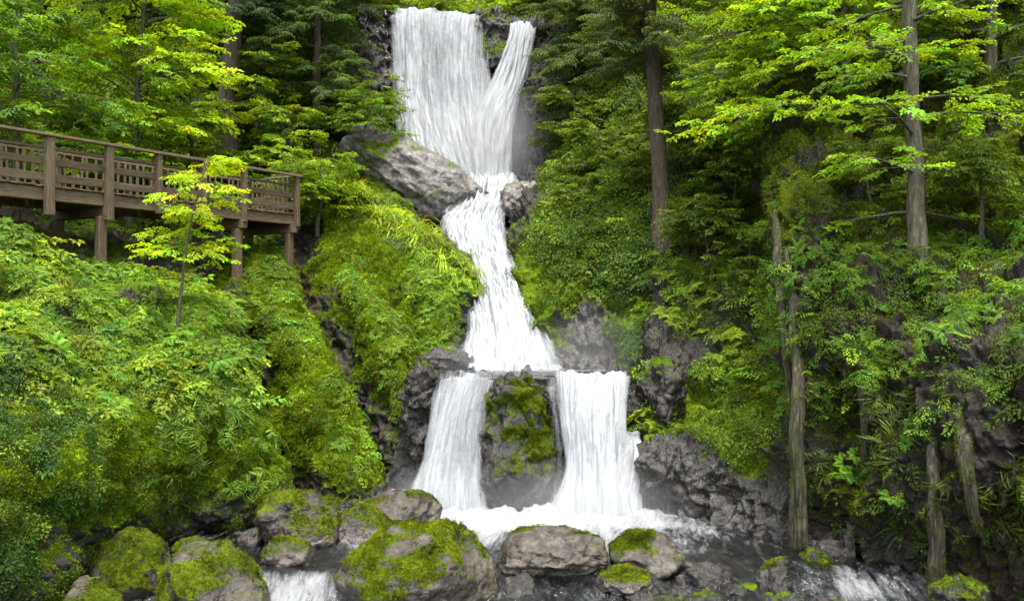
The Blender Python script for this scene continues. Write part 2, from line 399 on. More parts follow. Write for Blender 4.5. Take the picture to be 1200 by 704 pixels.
def spur(rows, vals):  # first columns: less moss, more soil paints the shade of the valleys
    return [[tuple(q)+((v[0]-.75, .9, v[2]) if i == 0 else (v[0]-.35, .5, v[2]) if i == 1 else tuple(v)) for i, q in enumerate(r)] for r, v in zip(rows, vals)]
S1 = [[(-260,770,9.9),(-60,760,10.4),(90,730,12.7),(200,660,15.2),(290,620,15.9),(342,602,16.5),(300,590,19.5)],
      [(-270,680,9.9),(-60,660,10.5),(80,640,12.3),(185,600,14.9),(285,580,15.6),(332,576,16.7),(300,570,19.5)],
      [(-280,590,10.3),(-60,570,10.9),(95,545,12.3),(190,540,14.5),(262,535,15.8),(316,540,16.9),(290,540,19.5)],
      [(-300,450,11.5),(-60,450,12.2),(70,455,13.4),(170,450,15.2),(240,450,16.4),(292,462,17.4),(270,460,20)],
      [(-320,360,13),(-60,370,14),(60,380,15),(150,385,16.6),(215,385,17.5),(266,402,18.4),(262,400,21)],
      [(-330,260,15),(-60,285,16.2),(50,300,17.5),(130,312,19),(200,325,20.5),(262,345,22),(300,360,24)],
      [(-340,190,18),(-60,222,20),(50,246,22),(130,268,23.5),(210,287,25),(280,305,26),(330,320,27)]]
sheet('S1', 'hillside', ex(S1, [(-.1,.3,.5),(.35,.2,.2),(.9,0,0),(.8,.1,0),(.6,.4,0),(.5,.6,0),(.1,1,0)]), 330, 360, M_TERR, amp=(.32,.26,.07), freq=(.5,1.2,5.), drip=.17)  # top row: dark bare soil paints in the shade under the deck
S2 = [[(290,620,17.2),(360,600,16.9),(410,590,16.9),(446,582,17.2),(430,570,20)],
      [(270,570,17.6),(340,560,17.2),(395,555,17.2),(442,556,17.7),(425,550,20.5)],
      [(250,520,18.6),(320,505,18.0),(375,500,18.0),(420,505,18.6),(405,505,21)],
      [(230,420,19.8),(300,415,19.4),(345,408,19.4),(385,424,19.8),(375,425,22.5)],
      [(210,345,21.6),(270,340,21.4),(310,340,21.4),(347,352,21.8),(350,350,24.5)],
      [(200,290,24),(260,290,24),(300,285,24),(335,295,24.5),(350,300,27)]]
S2 = [[(a, b, y+(1.7, .7)[i]) if i < 2 else (a, b, y) for i, (a, b, y) in enumerate(r)] for r in S2]
sheet('S2', 'hillside', spur(S2, [(.1,0,.7),(.7,0,.3),(.9,0,0),(.85,0,0),(.8,.2,0),(.5,.5,0)]), 260, 220, M_TERR, amp=(.18,.22,.07), freq=(.5,1.3,5.), drip=.10)
S3 = [[(400,590,19.2),(440,580,18.8),(470,574,18.6),(486,568,18.8),(480,560,21)],
      [(380,505,19.8),(430,500,19.2),(468,495,19.0),(492,494,19.3),(490,490,22)],
      [(350,430,20.8),(410,430,20.2),(460,430,19.9),(490,440,20.2),(490,440,23)],
      [(330,360,22.4),(390,355,21.8),(430,355,21.6),(466,370,22),(470,370,25)],
      [(320,300,24.8),(380,290,24.4),(415,290,24.4),(440,312,24.6),(450,310,27.5)],
      [(310,262,27),(370,255,27),(405,255,27),(430,275,27.5),(440,275,30)]]
S3 = [[(a, b, y+(1.9, .9)[i]) if i < 2 else (a, b, y) for i, (a, b, y) in enumerate(r)] for r in S3]
sheet('S3', 'hillside', spur(S3, [(-.1,0,.9),(.5,0,.5),(.75,0,.1),(.85,0,0),(.7,.1,0),(.6,.3,0)]), 250, 200, M_TERR, amp=(.2,.24,.07), freq=(.5,1.3,5.), ridge=.08, drip=.10)
S4 = [[(430,465,21.5),(480,460,21),(515,455,20.8),(543,448,21.2),(535,435,23)],
      [(420,390,22.6),(470,380,22),(512,378,21.6),(545,388,22.2),(545,380,24.5)],
      [(400,320,24),(450,315,23.4),(505,315,23),(547,332,23.6),(548,330,26)],
      [(380,265,26),(430,268,25.6),(490,272,25.2),(531,294,25.6),(538,295,28)],
      [(370,215,28.5),(410,218,28),(450,232,28),(490,257,28),(505,262,30)],
      [(360,165,31.5),(395,165,31.5),(420,175,31.5),(440,195,31.5),(450,205,33)]]
c4 = [[(.5,0,0),(.5,0,.2),(.2,0,.6),(-.1,0,1),(-.3,0,1)],[(.8,0,0),(.75,0,0),(.75,0,.1),(.2,0,.6),(-.2,0,1)],[(.8,0,0),(.7,0,0),(.55,0,0),(.35,0,.4),(0,0,.6)],
      [(.7,.2,0),(.55,.2,0),(.3,0,0),(.05,0,.2),(0,0,.3)],[(.8,.2,0),(.7,.2,0),(.4,0,0),(.1,0,0),(0,0,0)],[(.7,.3,0),(.7,.2,0),(.5,.2,0),(.3,0,0),(.2,0,0)]]
sheet('S4', 'hillside', [[q+e for q, e in zip(r, c)] for r, c in zip(S4, c4)], 260, 220, M_TERR, amp=(.25,.18,.06), ridge=.18)
S6 = [[(-350,330,18),(-50,330,19.5),(100,330,21.5),(220,335,23.5),(330,330,25.5),(400,300,28),(440,250,31),(460,210,33)],
      [(-350,230,21),(-50,240,23),(100,255,25),(220,265,26.5),(330,272,28),(400,252,30),(440,210,32),(460,190,34)],
      [(-360,60,24),(-60,80,26.5),(100,110,29),(220,130,31),(320,140,32.5),(390,140,33),(425,130,33.4),(440,120,36)],
      [(-380,-120,29),(-60,-90,31.5),(100,-60,34),(220,-30,36),(320,0,37),(390,25,36.5),(432,30,35.5),(440,25,39)],
      [(-400,-300,38),(-60,-260,40),(100,-220,43),(220,-180,46),(320,-150,48),(390,-130,50),(430,-120,50),(470,-120,55)]]
sheet('S6', 'hillside', ex(S6, (.3,.6,0)), 200, 260, M_TERR, amp=(.6,.25,.08))
S7 = [[(390,250,31.6),(480,250,32.2),(545,250,32.2),(590,250,31.6),(640,250,30.8),(690,250,30)],
      [(400,130,32.4),(470,130,32.7),(545,130,32.7),(590,130,32.3),(640,130,31.6),(700,130,31)],
      [(420,30,33),(470,28,33),(545,30,33.1),(575,30,32.8),(635,42,32.6),(700,40,32)],
      [(420,12,33.6),(470,22,33.3),(545,24,33.4),(575,20,33.2),(635,36,33),(700,10,33)],
      [(420,20,37),(470,44,37),(545,46,37),(590,46,37),(640,40,37),(700,0,37)]]
c7 = [(.0,0,1),(-.05,0,1),(.2,0,.8),(.4,0,.5),(.3,.5,.3)]
sheet('S7', 'cliff', ex(S7, c7), 220, 320, M_CLIFF, amp=(.2,.15,.06), ridge=.45)
S8 = [[(250,60,37),(450,52,36.5),(560,50,36.5),(640,50,36.5),(850,60,37)],
      [(240,0,42),(450,4,41),(560,2,41),(640,0,41),(870,-10,42)],
      [(200,-110,58),(420,-100,56),(560,-95,56),(660,-100,56),(920,-120,58)]]
sheet('S8', 'hillside', ex(S8, (.5,.5,0)), 100, 200, M_TERR, amp=(.7,.3,.1))
S9 = [[(648,452,22.5),(660,452,20.8),(700,455,20.2),(745,458,19.8),(800,470,19.5)],
      [(622,380,23.5),(634,385,22.2),(690,380,21.4),(740,380,21),(800,380,20.6)],
      [(605,320,25.5),(610,322,24),(660,310,23),(730,310,22),(800,310,21.5)],
      [(596,270,28),(600,270,26.5),(640,255,25.5),(720,240,24.5),(800,235,23.5)],
      [(600,228,31),(610,226,29.5),(640,212,28.5),(720,180,27),(800,160,26)],
      [(612,190,33),(622,180,31.5),(660,150,31),(720,100,30),(800,80,29)],
      [(622,60,34.5),(634,60,33.5),(670,40,33),(720,0,33),(800,-20,32)],
      [(650,10,38),(672,-10,38),(710,-50,38),(770,-80,38),(840,-110,37)],
      [(700,-60,50),(730,-80,50),(770,-120,50),(830,-150,48),(900,-180,46)]]
c9 = [[(-.3,0,1),(-.2,0,1),(-.1,0,1),(.3,0,.8),(.3,0,.5)],[(-.1,0,1),(.8,0,.5),(.3,0,1),(.7,0,.5),(.6,.1,.2)],[(.0,0,1),(1.,0,.2),(.95,0,.2),(.7,0,.6),(.6,.1,.1)],
      [(-.2,0,.6),(.1,0,.4),(.45,0,.2),(.6,.1,0),(.6,.1,0)],[(-.3,0,.6),(-.2,0,.4),(.4,0,.1),(.6,.2,0),(.6,.2,0)],[(-.3,0,1),(-.2,0,.8),(.3,.1,.1),(.5,.3,0),(.5,.3,0)]]+[[(.1,0,.5),(.3,.1,.3),(.5,.3,0),(.5,.3,0),(.5,.3,0)]]*3
sheet('S9', 'hillside', [[q+e for q, e in zip(r, c)] for r, c in zip(S9, c9)], 360, 230, M_TERR, amp=(.25,.2,.07), ridge=.26, drip=.08)
S10 = [[(775,625,19),(752,622,17),(800,632,16.5),(870,650,15.5),(930,668,14.6),(1000,690,13.6)],
       [(768,560,19),(749,560,17.1),(800,545,16.7),(870,575,15.8),(930,585,15.0),(1000,590,14.2)],
       [(762,510,19),(752,512,17.5),(800,512,17.3),(865,510,16.7),(930,500,15.8),(1000,490,15.2)],
       [(772,475,19.4),(760,475,18.2),(805,470,18.2),(860,460,17.6),(930,440,16.8),(1000,420,16.2)],
       [(768,430,20),(760,432,18.4),(812,415,18.9),(860,400,18.5),(930,370,17.8),(1000,340,17.2)],
       [(770,345,22),(775,345,20.4),(820,335,20.2),(870,320,19.8),(930,290,19.2),(1000,260,18.6)],
       [(765,240,25),(775,235,23),(820,220,22.5),(880,200,24.5),(940,190,24),(1000,170,20.4)],
       [(770,60,29),(790,60,27),(840,50,26.5),(900,40,26),(960,30,25),(1020,20,24)],
       [(790,-160,36),(820,-160,34),(870,-170,33),(930,-180,32),(990,-190,31),(1050,-200,30)]]
c10 = [[(-.4,0,1)]*6,[(-.4,0,1),(-.4,0,1),(-.4,0,1),(.0,0,.9),(.15,0,.7),(.2,0,.5)],[(-.2,0,1),(.0,0,.5),(.5,0,.2),(.75,0,0),(.5,.1,0),(.4,.2,0)],[(0,0,1),(.3,0,.5),(.7,0,0),(.7,0,0),(.5,.2,0),(.4,.4,0)],
       [(-.1,0,1),(.0,0,.6),(.3,.1,.2),(.5,.3,0),(.4,.4,0),(.3,.5,0)],[(.4,.2,0)]*6,[(.4,.3,0)]*6,[(.4,.4,0)]*6,[(.4,.4,0)]*6]
sheet('S10', 'hillside', [[q+e for q, e in zip(r, c)] for r, c in zip(S10, c10)], 360, 300, M_TERR, amp=(.25,.2,.08), ridge=.30)
S11 = [[(965,670,16),(940,672,14.7),(1000,700,14),(1080,725,13),(1180,770,12),(1320,830,11)],
       [(955,600,16.2),(938,610,14.5),(1000,620,13.9),(1085,640,12.9),(1185,660,12.3),(1330,680,11.2)],
       [(950,540,16.4),(935,545,14.4),(1000,560,13.7),(1090,570,12.6),(1190,570,11.7),(1330,570,11.0)],
       [(940,430,17),(930,430,14.8),(990,430,14.1),(1080,450,13.1),(1190,450,12.0),(1340,430,11.2)],
       [(930,320,17.8),(925,325,15.6),(980,320,15),(1080,350,14.4),(1190,340,13.4),(1350,310,12.6)],
       [(925,240,19),(915,245,16.8),(970,235,16.4),(1080,240,16.4),(1200,220,15.6),(1360,180,14.4)],
       [(930,130,22),(935,130,20),(990,110,19.6),(1090,90,19.2),(1210,60,18.4),(1380,0,17)],
       [(940,-100,27),(960,-110,25),(1010,-120,24.5),(1110,-140,24),(1230,-160,23),(1400,-200,22)]]
S11 = [r+[(r[-1][0]+330, r[-1][1]+(r[-1][1]-352)*.18, r[-1][2]-1.3)] for r in S11]
c11 = [(.1,.1,.8),(.3,.2,.3),(.36,.3,.1),(.42,.5,.1),(.3,.8,0),(.65,.3,0),(.6,.3,0),(.6,.3,0)]
sheet('S11', 'cliff', ex(S11, c11), 380, 408, M_CLIFF, amp=(.25,.2,.08), ridge=.46, drip=.16, vs=.35)
# rock behind the lower falls, the bed under the cascade
SL = [[(440,640,18.2),(520,620,18.2),(600,615,18.1),(700,620,18.0),(775,630,18.0)],
      [(460,540,18.5),(520,530,18.4),(600,530,18.3),(700,530,18.2),(780,530,18.2)],
      [(475,456,18.6),(520,452,18.4),(600,452,18.3),(700,452,18.3),(780,455,18.4)],
      [(480,448,19.2),(520,448,19.2),(600,448,19.2),(700,448,19.2),(780,448,19.2)],
      [(480,446,21.5),(520,446,21.5),(600,446,21.5),(700,446,21.5),(780,446,21.5)]]
sheet('SL', 'cliff', ex(SL, [(-.3,0,1),(-.1,0,1),(0,0,1),(-.3,0,1),(-.3,0,1)]), 160, 240, M_CLIFF, amp=(.06,.08,.04), ridge=.12)
SC = [[(500,470,20.6),(560,462,20.8),(610,462,20.8),(680,470,20.6)],
      [(510,385,23.2),(560,382,23.2),(610,382,23.2),(660,385,23.2)],
      [(490,312,26.0),(545,310,25.9),(600,312,25.9),(640,315,26)],
      [(480,262,28.9),(540,258,28.8),(590,258,28.8),(640,262,28.8)],
      [(490,216,31.2),(550,216,31),(600,216,31),(650,220,31)],
      [(480,212,34),(550,212,34),(600,212,34),(660,212,34)]]
sheet('SC', 'riverbed', ex(SC, (-.3,0,1)), 160, 120, M_ROCK, amp=(.05,.08,.04), ridge=.1)

# ground: one sheet to the horizon, the stony bed of the stream in the middle
gx = np.concatenate([[-400,-120,-40], np.linspace(-14, 14, 240), [40,120,400]]); gy = np.concatenate([[-200,-40,0], np.linspace(6, 19.5, 150), [40,120,500]])
GX, GY = np.meshgrid(gx, gy); PG = np.stack([GX, GY, np.zeros_like(GX)], -1)
bed = -.62-.12*np.clip(13.5-GY, 0, 8)+.22*fbm(PG*.9, 4)+.10*ridged(PG*2.2, 4)
PG[..., 2] = np.where((np.abs(GX) < 14.5) & (GY > 5) & (GY < 20), bed, -1.6)
tag(mk('ground', npmesh('ground', PG.reshape(-1,3), gridfaces(*GX.shape), True, dict(moss=np.full(GX.size, -.3), soil=np.full(GX.size, .35), wet=np.full(GX.size, .7))), M_BOULD), kind='structure')

# ------------------------------------------------------------------ water
def zwater(x, y):
    z = 0*x
    z = z-.40*sstep(13.3, 12.0, y)*sstep(-.2, -1.0, x)-.12*sstep(12.6, 11.4, y)
    z = z-.20*sstep(13.7, 12.5, y)*sstep(3.3, 4.6, x)-.10*sstep(13.1, 12.2, y)*sstep(-1.0, -.2, x)
    return z
wx = np.linspace(-7.5, 7.5, 420); wy = np.linspace(8.5, 18.4, 380); X, Y = np.meshgrid(wx, wy)
z = zwater(X, Y)
slope = np.abs(np.gradient(z, axis=0)/np.gradient(Y, axis=0))
P2 = np.stack([X, Y, 0*X], -1)
foam = .05+  .92*sstep(13.3, 17.4, Y+1.2*fbm(P2*np.array([1.6,.7,1]), 4))*sstep(3.9, 1.8, X+.6*fbm(P2*1.3+4, 3))*sstep(-3.2, -1.8, X)
foam = np.maximum(foam, np.clip(slope*1.2, 0, .46)*(.85+.5*sstep(-.1, .25, fbm(P2*np.array([1.1,.5,1])+8, 3))))
foam = np.maximum(foam, .40*sstep(12.7, 11.9, Y)*sstep(-.9, -1.8, X)*sstep(-4.8, -3.5, X))
foam = np.maximum(foam, .17*sstep(14.4, 13.4, Y)*sstep(3.2, 4.2, X))
foam += .24*sstep(12.6, 15.5, Y)
st = fbm(np.stack([X*2.4, Y*.8, 0*X], -1), 5)
z = z+.035*st+.05*np.clip(slope, 0, 1)*fbm(np.stack([X*6, Y*2, 0*X+3], -1), 4)+.14*sstep(16.0, 17.3, Y)*np.clip(foam, 0, 1)*(.5+fbm(P2*3.5, 4))*sstep(3.6, 2.2, X)
def flowattr(me, fl):
    a = me.attributes.new('flow', 'FLOAT_VECTOR', 'POINT'); a.data.foreach_set('vector', np.ascontiguousarray(fl, np.float32).ravel())
me = npmesh('water', np.stack([X, Y, z], -1).reshape(-1, 3), gridfaces(*X.shape), True, dict(foam=np.clip(foam, 0, 1)))
bend = X+.25*np.sin(Y*.6)
flowattr(me, np.stack([bend, Y, 0*X], -1).reshape(-1, 3))
tag(mk('water', me, M_STREAM), kind='structure')
# middle pool behind the lip of the lower falls
mx_, my_ = np.meshgrid(np.linspace(-1.66, 2.6, 160), np.linspace(18.2, 21.6, 90))
zz = 2.40+.02*fbm(np.stack([mx_*3, my_*2, 0*mx_], -1), 4)-.03*sstep(18.25, 18.0, my_)
me = npmesh('water', np.stack([mx_, my_, zz], -1).reshape(-1, 3), gridfaces(*mx_.shape), True, dict(foam=np.clip(-.1+.6*sstep(19.3, 20.4, my_), 0, 1)))
flowattr(me, np.stack([mx_, my_, 0*mx_], -1).reshape(-1, 3)); tag(mk('water', me, M_STREAM), kind='structure')

def fall(name, rows, layers, n=170, m=200, amp=.10, lowf=.5):
    """rows of (px, py, Y, density) top to bottom, falling water in several layers"""
    Vs, Fs, ds, fl, mi = [], [], [], [], []; off = 0
    P0, E0 = lofted(rows, n, m)
    acr = np.concatenate([np.zeros((n, 1)), np.cumsum(np.linalg.norm(np.diff(P0, axis=1), axis=-1), 1)], 1)
    wmean = acr[:, -1].mean(); acr = np.linspace(0, wmean, m)[None]*np.ones((n, 1)) - 0
    aln = np.concatenate([np.zeros((1, m)), np.cumsum(np.linalg.norm(np.diff(P0, axis=0), axis=-1), 0)], 0)
    N = -gnormals(P0)
    for k, (o_, dn) in enumerate(layers):
        q = np.stack([acr*3.2, aln*.45, np.full_like(acr, 7.*k+len(rows))], -1); q2 = np.stack([acr*9, aln*1.1, np.full_like(acr, 3.*k)], -1)
        d = o_+amp*lowf*fbm(q, 4)+amp*.55*fbm(q2, 4)
        P = P0+N*(d*sstep(0, .6, aln))[..., None]; xx = np.stack([P0[..., 0]*1.3+5, 0*acr, 0*acr+n*.01], -1)
        P[..., 1] += .22*fbm(xx, 3); P[..., 2] += .11*fbm(xx*1.7+3, 3)*sstep(1.2, .0, aln)
        edge = np.minimum(np.linspace(0, 1, m), np.linspace(1, 0, m))[None]*np.ones((n, 1))
        dd = E0[..., 0]+dn+.05-.7*sstep(.16, 0, edge+.06*fbm(np.stack([edge*0+k, aln*.9, acr*0+acr.max()], -1), 3))
        Vs.append(P.reshape(-1, 3)); f = gridfaces(n, m); Fs.append(f+off); off += n*m
        ds.append(dd.ravel()); fl.append(np.stack([acr+11*k, aln, np.full_like(acr, k)], -1).reshape(-1, 3)); mi.append(np.full(len(f), k % 2))
    me = npmesh(name, np.concatenate(Vs), np.concatenate(Fs), True, dict(dens=np.concatenate(ds)))
    flowattr(me, np.concatenate(fl)); me.materials.append(M_FALLA); me.materials.append(M_FALLB)
    me.polygons.foreach_set('material_index', np.concatenate(mi).astype(np.int32))
    return tag(mk(name, me), kind='structure')
M_FALLA = fall_mat('falling_water', 1); M_FALLB = fall_mat('falling_water_outer', 2, .9)
UF = [[(448,20,33.3,.6),(480,15,33.3,.85),(515,18,33.3,.7),(545,22,33.3,.85),(560,24,33.2,.6),(574,30,33.2,.25)],
      [(449,28,32.7,.45),(480,23,32.7,.85),(513,26,32.7,.6),(545,30,32.6,.8),(562,36,32.6,.45),(578,42,32.5,.1)],
      [(451,80,32.3,.5),(482,80,32.3,.9),(512,80,32.3,.5),(542,82,32.2,.8),(564,88,32.1,.5),(584,94,32.1,.2)],
      [(455,140,31.9,.65),(487,140,31.9,.95),(517,140,31.9,.75),(546,140,31.8,.9),(568,140,31.7,.75),(592,140,31.7,.6)],
      [(468,192,31.5,.8),(502,198,31.4,1),(532,200,31.3,1),(558,200,31.2,1),(576,200,31.2,.9),(597,200,31.2,.8)],
      [(498,222,31.2,.9),(525,222,31.1,1),(548,222,31,1),(566,222,31,1),(582,222,30.9,1),(606,222,30.9,.9)]]
fall('waterfall', UF, [(0,.10),(.15,-.05),(.3,-.15)], 190, 260)
UR = [[(598,35,33,.5),(608,31,33,.95),(618,30,33,1),(629,34,33,.7)],
      [(597,44,32.3,.5),(607,41,32.3,1),(617,41,32.3,.95),(628,44,32.3,.6)],
      [(575,92,31.9,.5),(592,93,31.9,1),(608,95,31.9,1),(620,90,31.9,.6)],
      [(552,142,31.5,.6),(572,143,31.5,1),(591,146,31.5,1),(606,138,31.5,.5)],
      [(552,205,31.1,.8),(570,207,31.1,1),(585,207,31.1,1),(602,203,31.1,.7)],
      [(552,222,31,.9),(570,222,31,1),(585,222,31,1),(604,222,31,.9)]]
fall('waterfall', UR, [(0.05,.2),(.2,.0),(.32,-.1)], 150, 110)
MC = [[(545,211,31.2,.8),(565,207,31.0,1),(588,207,30.9,1),(612,209,30.9,.8)],
      [(548,222,30.0,.8),(565,222,30,1),(585,222,30,1),(610,222,30,.8)],
      [(535,245,28.7,.8),(556,246,28.6,1),(580,246,28.6,1),(600,242,28.7,.7)],
      [(516,262,27.6,.8),(545,268,27.5,1),(570,268,27.5,1),(592,264,27.6,.8)],
      [(530,305,25.5,.8),(552,306,25.4,1),(576,306,25.4,1),(598,306,25.5,.8)],
      [(545,345,23.8,.8),(566,345,23.7,1),(590,345,23.7,1),(614,345,23.8,.8)],
      [(547,390,22.2,.8),(572,392,22.0,1),(603,392,22.0,1),(637,390,22.2,.8)],
      [(540,428,21.1,.8),(574,428,20.9,1),(612,428,20.9,1),(655,428,21.1,.8)],
      [(534,446,20.5,.8),(572,448,20.2,1),(616,448,20.2,1),(664,446,20.5,.8)]]
fall('waterfall', MC, [(0.05,.25),(.18,.0),(.3,-.15)], 260, 190, amp=.26, lowf=.8)
LL = [[(506,442,18.4,.3),(532,442,18.4,.3),(553,442,18.4,.3),(574,441,18.4,.3),(588,440,18.4,.1)],
      [(505,444,18.08,.35),(530,444,18.05,.4),(552,444,18.05,.5),(572,443,18.05,.4),(586,441,18.1,.1)],
      [(504,450,17.88,.35),(529,449,17.84,.5),(551,449,17.84,.6),(571,448,17.84,.45),(583,446,17.88,.1)],
      [(498,490,17.65,.4),(520,490,17.6,.75),(542,490,17.55,.65),(562,490,17.5,.45),(577,488,17.5,.15)],
      [(487,545,17.5,.6),(510,547,17.4,.85),(534,547,17.3,.75),(556,547,17.3,.5),(573,545,17.3,.2)],
      [(466,592,17.35,.8),(500,600,17.1,.95),(530,606,16.95,.9),(555,607,16.95,.75),(580,606,17.0,.4)]]
fall('waterfall', LL, [(0,.0),(.09,-.10),(.18,-.2)], 170, 180, amp=.09)
LR = [[(640,441,18.4,.2),(665,442,18.4,.5),(692,442,18.4,.5),(720,442,18.4,.5),(747,442,18.4,.3)],
      [(641,443,18.1,.3),(664,444,18.05,.75),(692,445,18.05,.8),(720,445,18.05,.75),(746,444,18.1,.4)],
      [(646,449,17.85,.2),(664,450,17.8,.85),(692,451,17.8,.9),(720,451,17.8,.85),(745,450,17.85,.4)],
      [(655,495,17.6,.2),(670,495,17.5,.85),(692,495,17.45,1),(718,495,17.45,.9),(740,492,17.5,.4)],
      [(658,550,17.4,.25),(674,550,17.3,.9),(694,550,17.2,1),(720,550,17.2,1),(744,548,17.3,.7)],
      [(628,608,17.0,.4),(664,612,16.8,1),(696,615,16.7,1),(728,614,16.7,1),(764,608,16.9,.9)]]
fall('waterfall', LR, [(0,.12),(.1,-.05),(.2,-.15)], 170, 200, amp=.09)
ST = [[(636,441,18.3,.2),(648,442,18.2,.35),(660,443,18.1,.3),(672,444,18.1,.2)],
      [(638,452,17.8,.15),(649,452,17.75,.3),(660,452,17.7,.25),(670,452,17.7,.2)],
      [(642,500,17.3,.08),(651,500,17.25,.25),(660,500,17.25,.2),(669,500,17.3,.2)],
      [(644,550,17.15,.0),(652,550,17.1,.2),(660,550,17.1,.15),(670,550,17.1,.2)],
      [(640,604,17.0,.1),(650,604,16.95,.25),(660,604,16.95,.2),(672,604,16.9,.3)]]
fall('waterfall', ST, [(.03,.0)], 120, 70, amp=.06)
SR = [[(725,515,17.5,.3),(735,505,17.6,.6),(745,505,17.7,.8),(752,508,17.8,.5)],
      [(715,545,17.2,.4),(728,540,17.2,.7),(742,540,17.3,.9),(752,545,17.4,.4)],
      [(705,600,16.9,.7),(722,602,16.8,.9),(740,604,16.8,.9),(756,602,17,.5)]]
fall('waterfall', SR, [(.1,-.05),(.2,-.15)], 80, 80, amp=.06)

def mist(c, size, dens):
    bm = bmesh.new(); bmesh.ops.create_icosphere(bm, subdivisions=4, radius=1)
    for v in bm.verts: v.co = Vector((v.co.x*size[0], v.co.y*size[1], v.co.z*size[2]))
    me = bpy.data.meshes.new('mist'); bm.to_mesh(me); bm.free()
    m, nt, out = newmat('mist'); b = NB(nt); pv = nt.nodes.new('ShaderNodeVolumePrincipled'); pv.inputs['Color'].default_value = (.95,.96,.97,1)
    tc = b.n('ShaderNodeTexCoord'); mp = b.n('ShaderNodeMapping'); mp.inputs['Scale'].default_value = tuple(1/q for q in size); b.link(tc.outputs['Object'], mp.inputs['Vector'])
    ln = b.n('ShaderNodeVectorMath', operation='LENGTH'); b.link(mp.outputs[0], ln.inputs[0])
    b.link(b.math('MULTIPLY', b.ramp(b.math('SUBTRACT', 1., ln.outputs['Value'], True), [(0., 0.), (.5, .45), (1., 1.)]), dens*2.2), pv.inputs['Density'])
    nt.links.new(pv.outputs[0], out.inputs['Volume']); o = mk('mist', me, m); o.location = c; tag(o, kind='stuff')
mist(W(578,165,31.0), (2.4,1.3,2.4), .2); mist(W(690,415,20.1), (1.9,1.1,1.1), .06); mist(W(590,425,20.2), (1.7,.9,.8), .2)
mist(W(690,592,16.5), (2.0,1.0,.95), .2); mist(W(525,588,16.9), (1.6,.9,.85), .2)

# ------------------------------------------------------------------ rocks
def moss_fuzz(me, mvals, n, parent, size=.03, thr=.45, col=(.13,.165,.007), area=None):
    co = np.empty(len(me.vertices)*3, np.float32); me.vertices.foreach_get('co', co); co = co.reshape(-1, 3)
    no = np.empty(len(me.vertices)*3, np.float32); me.vertices.foreach_get('normal', no); no = no.reshape(-1, 3)
    n = int(n*1.5); pr = np.clip((mvals-thr)*3, 0, 1)+1e-6
    ix = rng.choice(len(co), n, p=pr/pr.sum()); p = co[ix]+rng.normal(0, size*.6, (n, 3)); nn = no[ix]
    B = basis(nn+rng.normal(0, .25, (n, 3)), rng.normal(0, 1, (n, 3)))
    k = fbm(p*2.5, 3)[:, None]
    c = tint(n, col, .2, .3)*(1+1.3*k).clip(.25, 2)
    o = leafobj('moss', merge(T_TUFT, p-nn*size*.1, B, size*rng.uniform(.6, 1.3, n), np.clip(c, .004, 1)), M_MOSS, parent)
    return o
def rock(name, label, cat, c, size, seed, mat=None, moss=.5, rot=0., tilt=0., cuts=6, sub=6, rough=.10, fuzz=1500, group=None, wetline=None, lump=.22, ridge=.06, mossdir=(0,0,1), mfreq=1.1, shear=0.):
    r = np.random.default_rng(seed); bm = bmesh.new(); bmesh.ops.create_icosphere(bm, subdivisions=sub, radius=1)
    V = np.array([v.co[:] for v in bm.verts]); F = np.array([[v.index for v in f.verts] for f in bm.faces]); bm.free()
    off = r.random(3)*40
    V = V*(1+lump*fbm(V*1.1+off, 3))[:, None]
    for k in range(cuts):
        nv = r.normal(0, 1, 3); nv[2] *= .7; nv /= np.linalg.norm(nv); d = r.uniform(.62, .85)
        e = V@nv-d; V = V-np.where(e > 0, e-.08*np.log1p(e/.08)*.6, 0)[:, None]*nv
    lo_, hi_ = V.min(0), V.max(0); V = (V-(lo_+hi_)/2)/((hi_-lo_)/2)
    V = V*np.asarray(size)*.5
    V[:, 0] += shear*V[:, 2]
    ct, stt = math.cos(tilt), math.sin(tilt); V = V@np.array([[ct,0,-stt],[0,1,0],[stt,0,ct]])
    cr_, sr = math.cos(rot), math.sin(rot); V = V@np.array([[cr_,sr,0],[-sr,cr_,0],[0,0,1]])
    s = float(np.mean(size))
    me0 = npmesh('tmp', V, F); no = np.empty(len(V)*3, np.float32); me0.vertices.foreach_get('normal', no); no = no.reshape(-1, 3); bpy.data.meshes.remove(me0)
    V = V+no*(rough*s*.35*fbm(V*(2.2/s)+off, 4)+ridge*s*(.8*facets(V*(1.6/s)+off, 1)+.4*facets(V*(3.6/s)+off, 2)+.2*facets(V*(8/s)+off, 3))+.018*fbm(V*9+off, 4))[:, None]
    me = npmesh(name, V, F); me.vertices.foreach_get('normal', no.reshape(-1)) if False else None
    no2 = np.empty(len(V)*3, np.float32); me.vertices.foreach_get('normal', no2); no2 = no2.reshape(-1, 3)
    mv = moss+.75*(no2@nrm(np.array(mossdir, float))-.35)+.9*fbm(V*mfreq+off+9, 4)
    wl = np.zeros(len(V))
    if wetline is not None:
        zz = V[:, 2]+c[2]+.22*fbm(V*2.3+off+3, 3)*(1 if fuzz > 2500 else .3); wl = sstep(wetline+.28, wetline+.05, zz); mv = mv-1.2*sstep(wetline+.22, wetline, zz)
    for n_, a in (('moss', mv), ('soil', np.zeros(len(V))), ('wet', wl)):
        at = me.attributes.new(n_, 'FLOAT', 'POINT'); at.data.foreach_set('value', np.ascontiguousarray(a, np.float32))
    o = mk(name, me, mat or M_BOULD); o.location = c
    tag(o, label, cat, group)
    if fuzz: moss_fuzz(me, mv, fuzz, o, size=.017+.004*s, col=(.085,.118,.006))
    return o
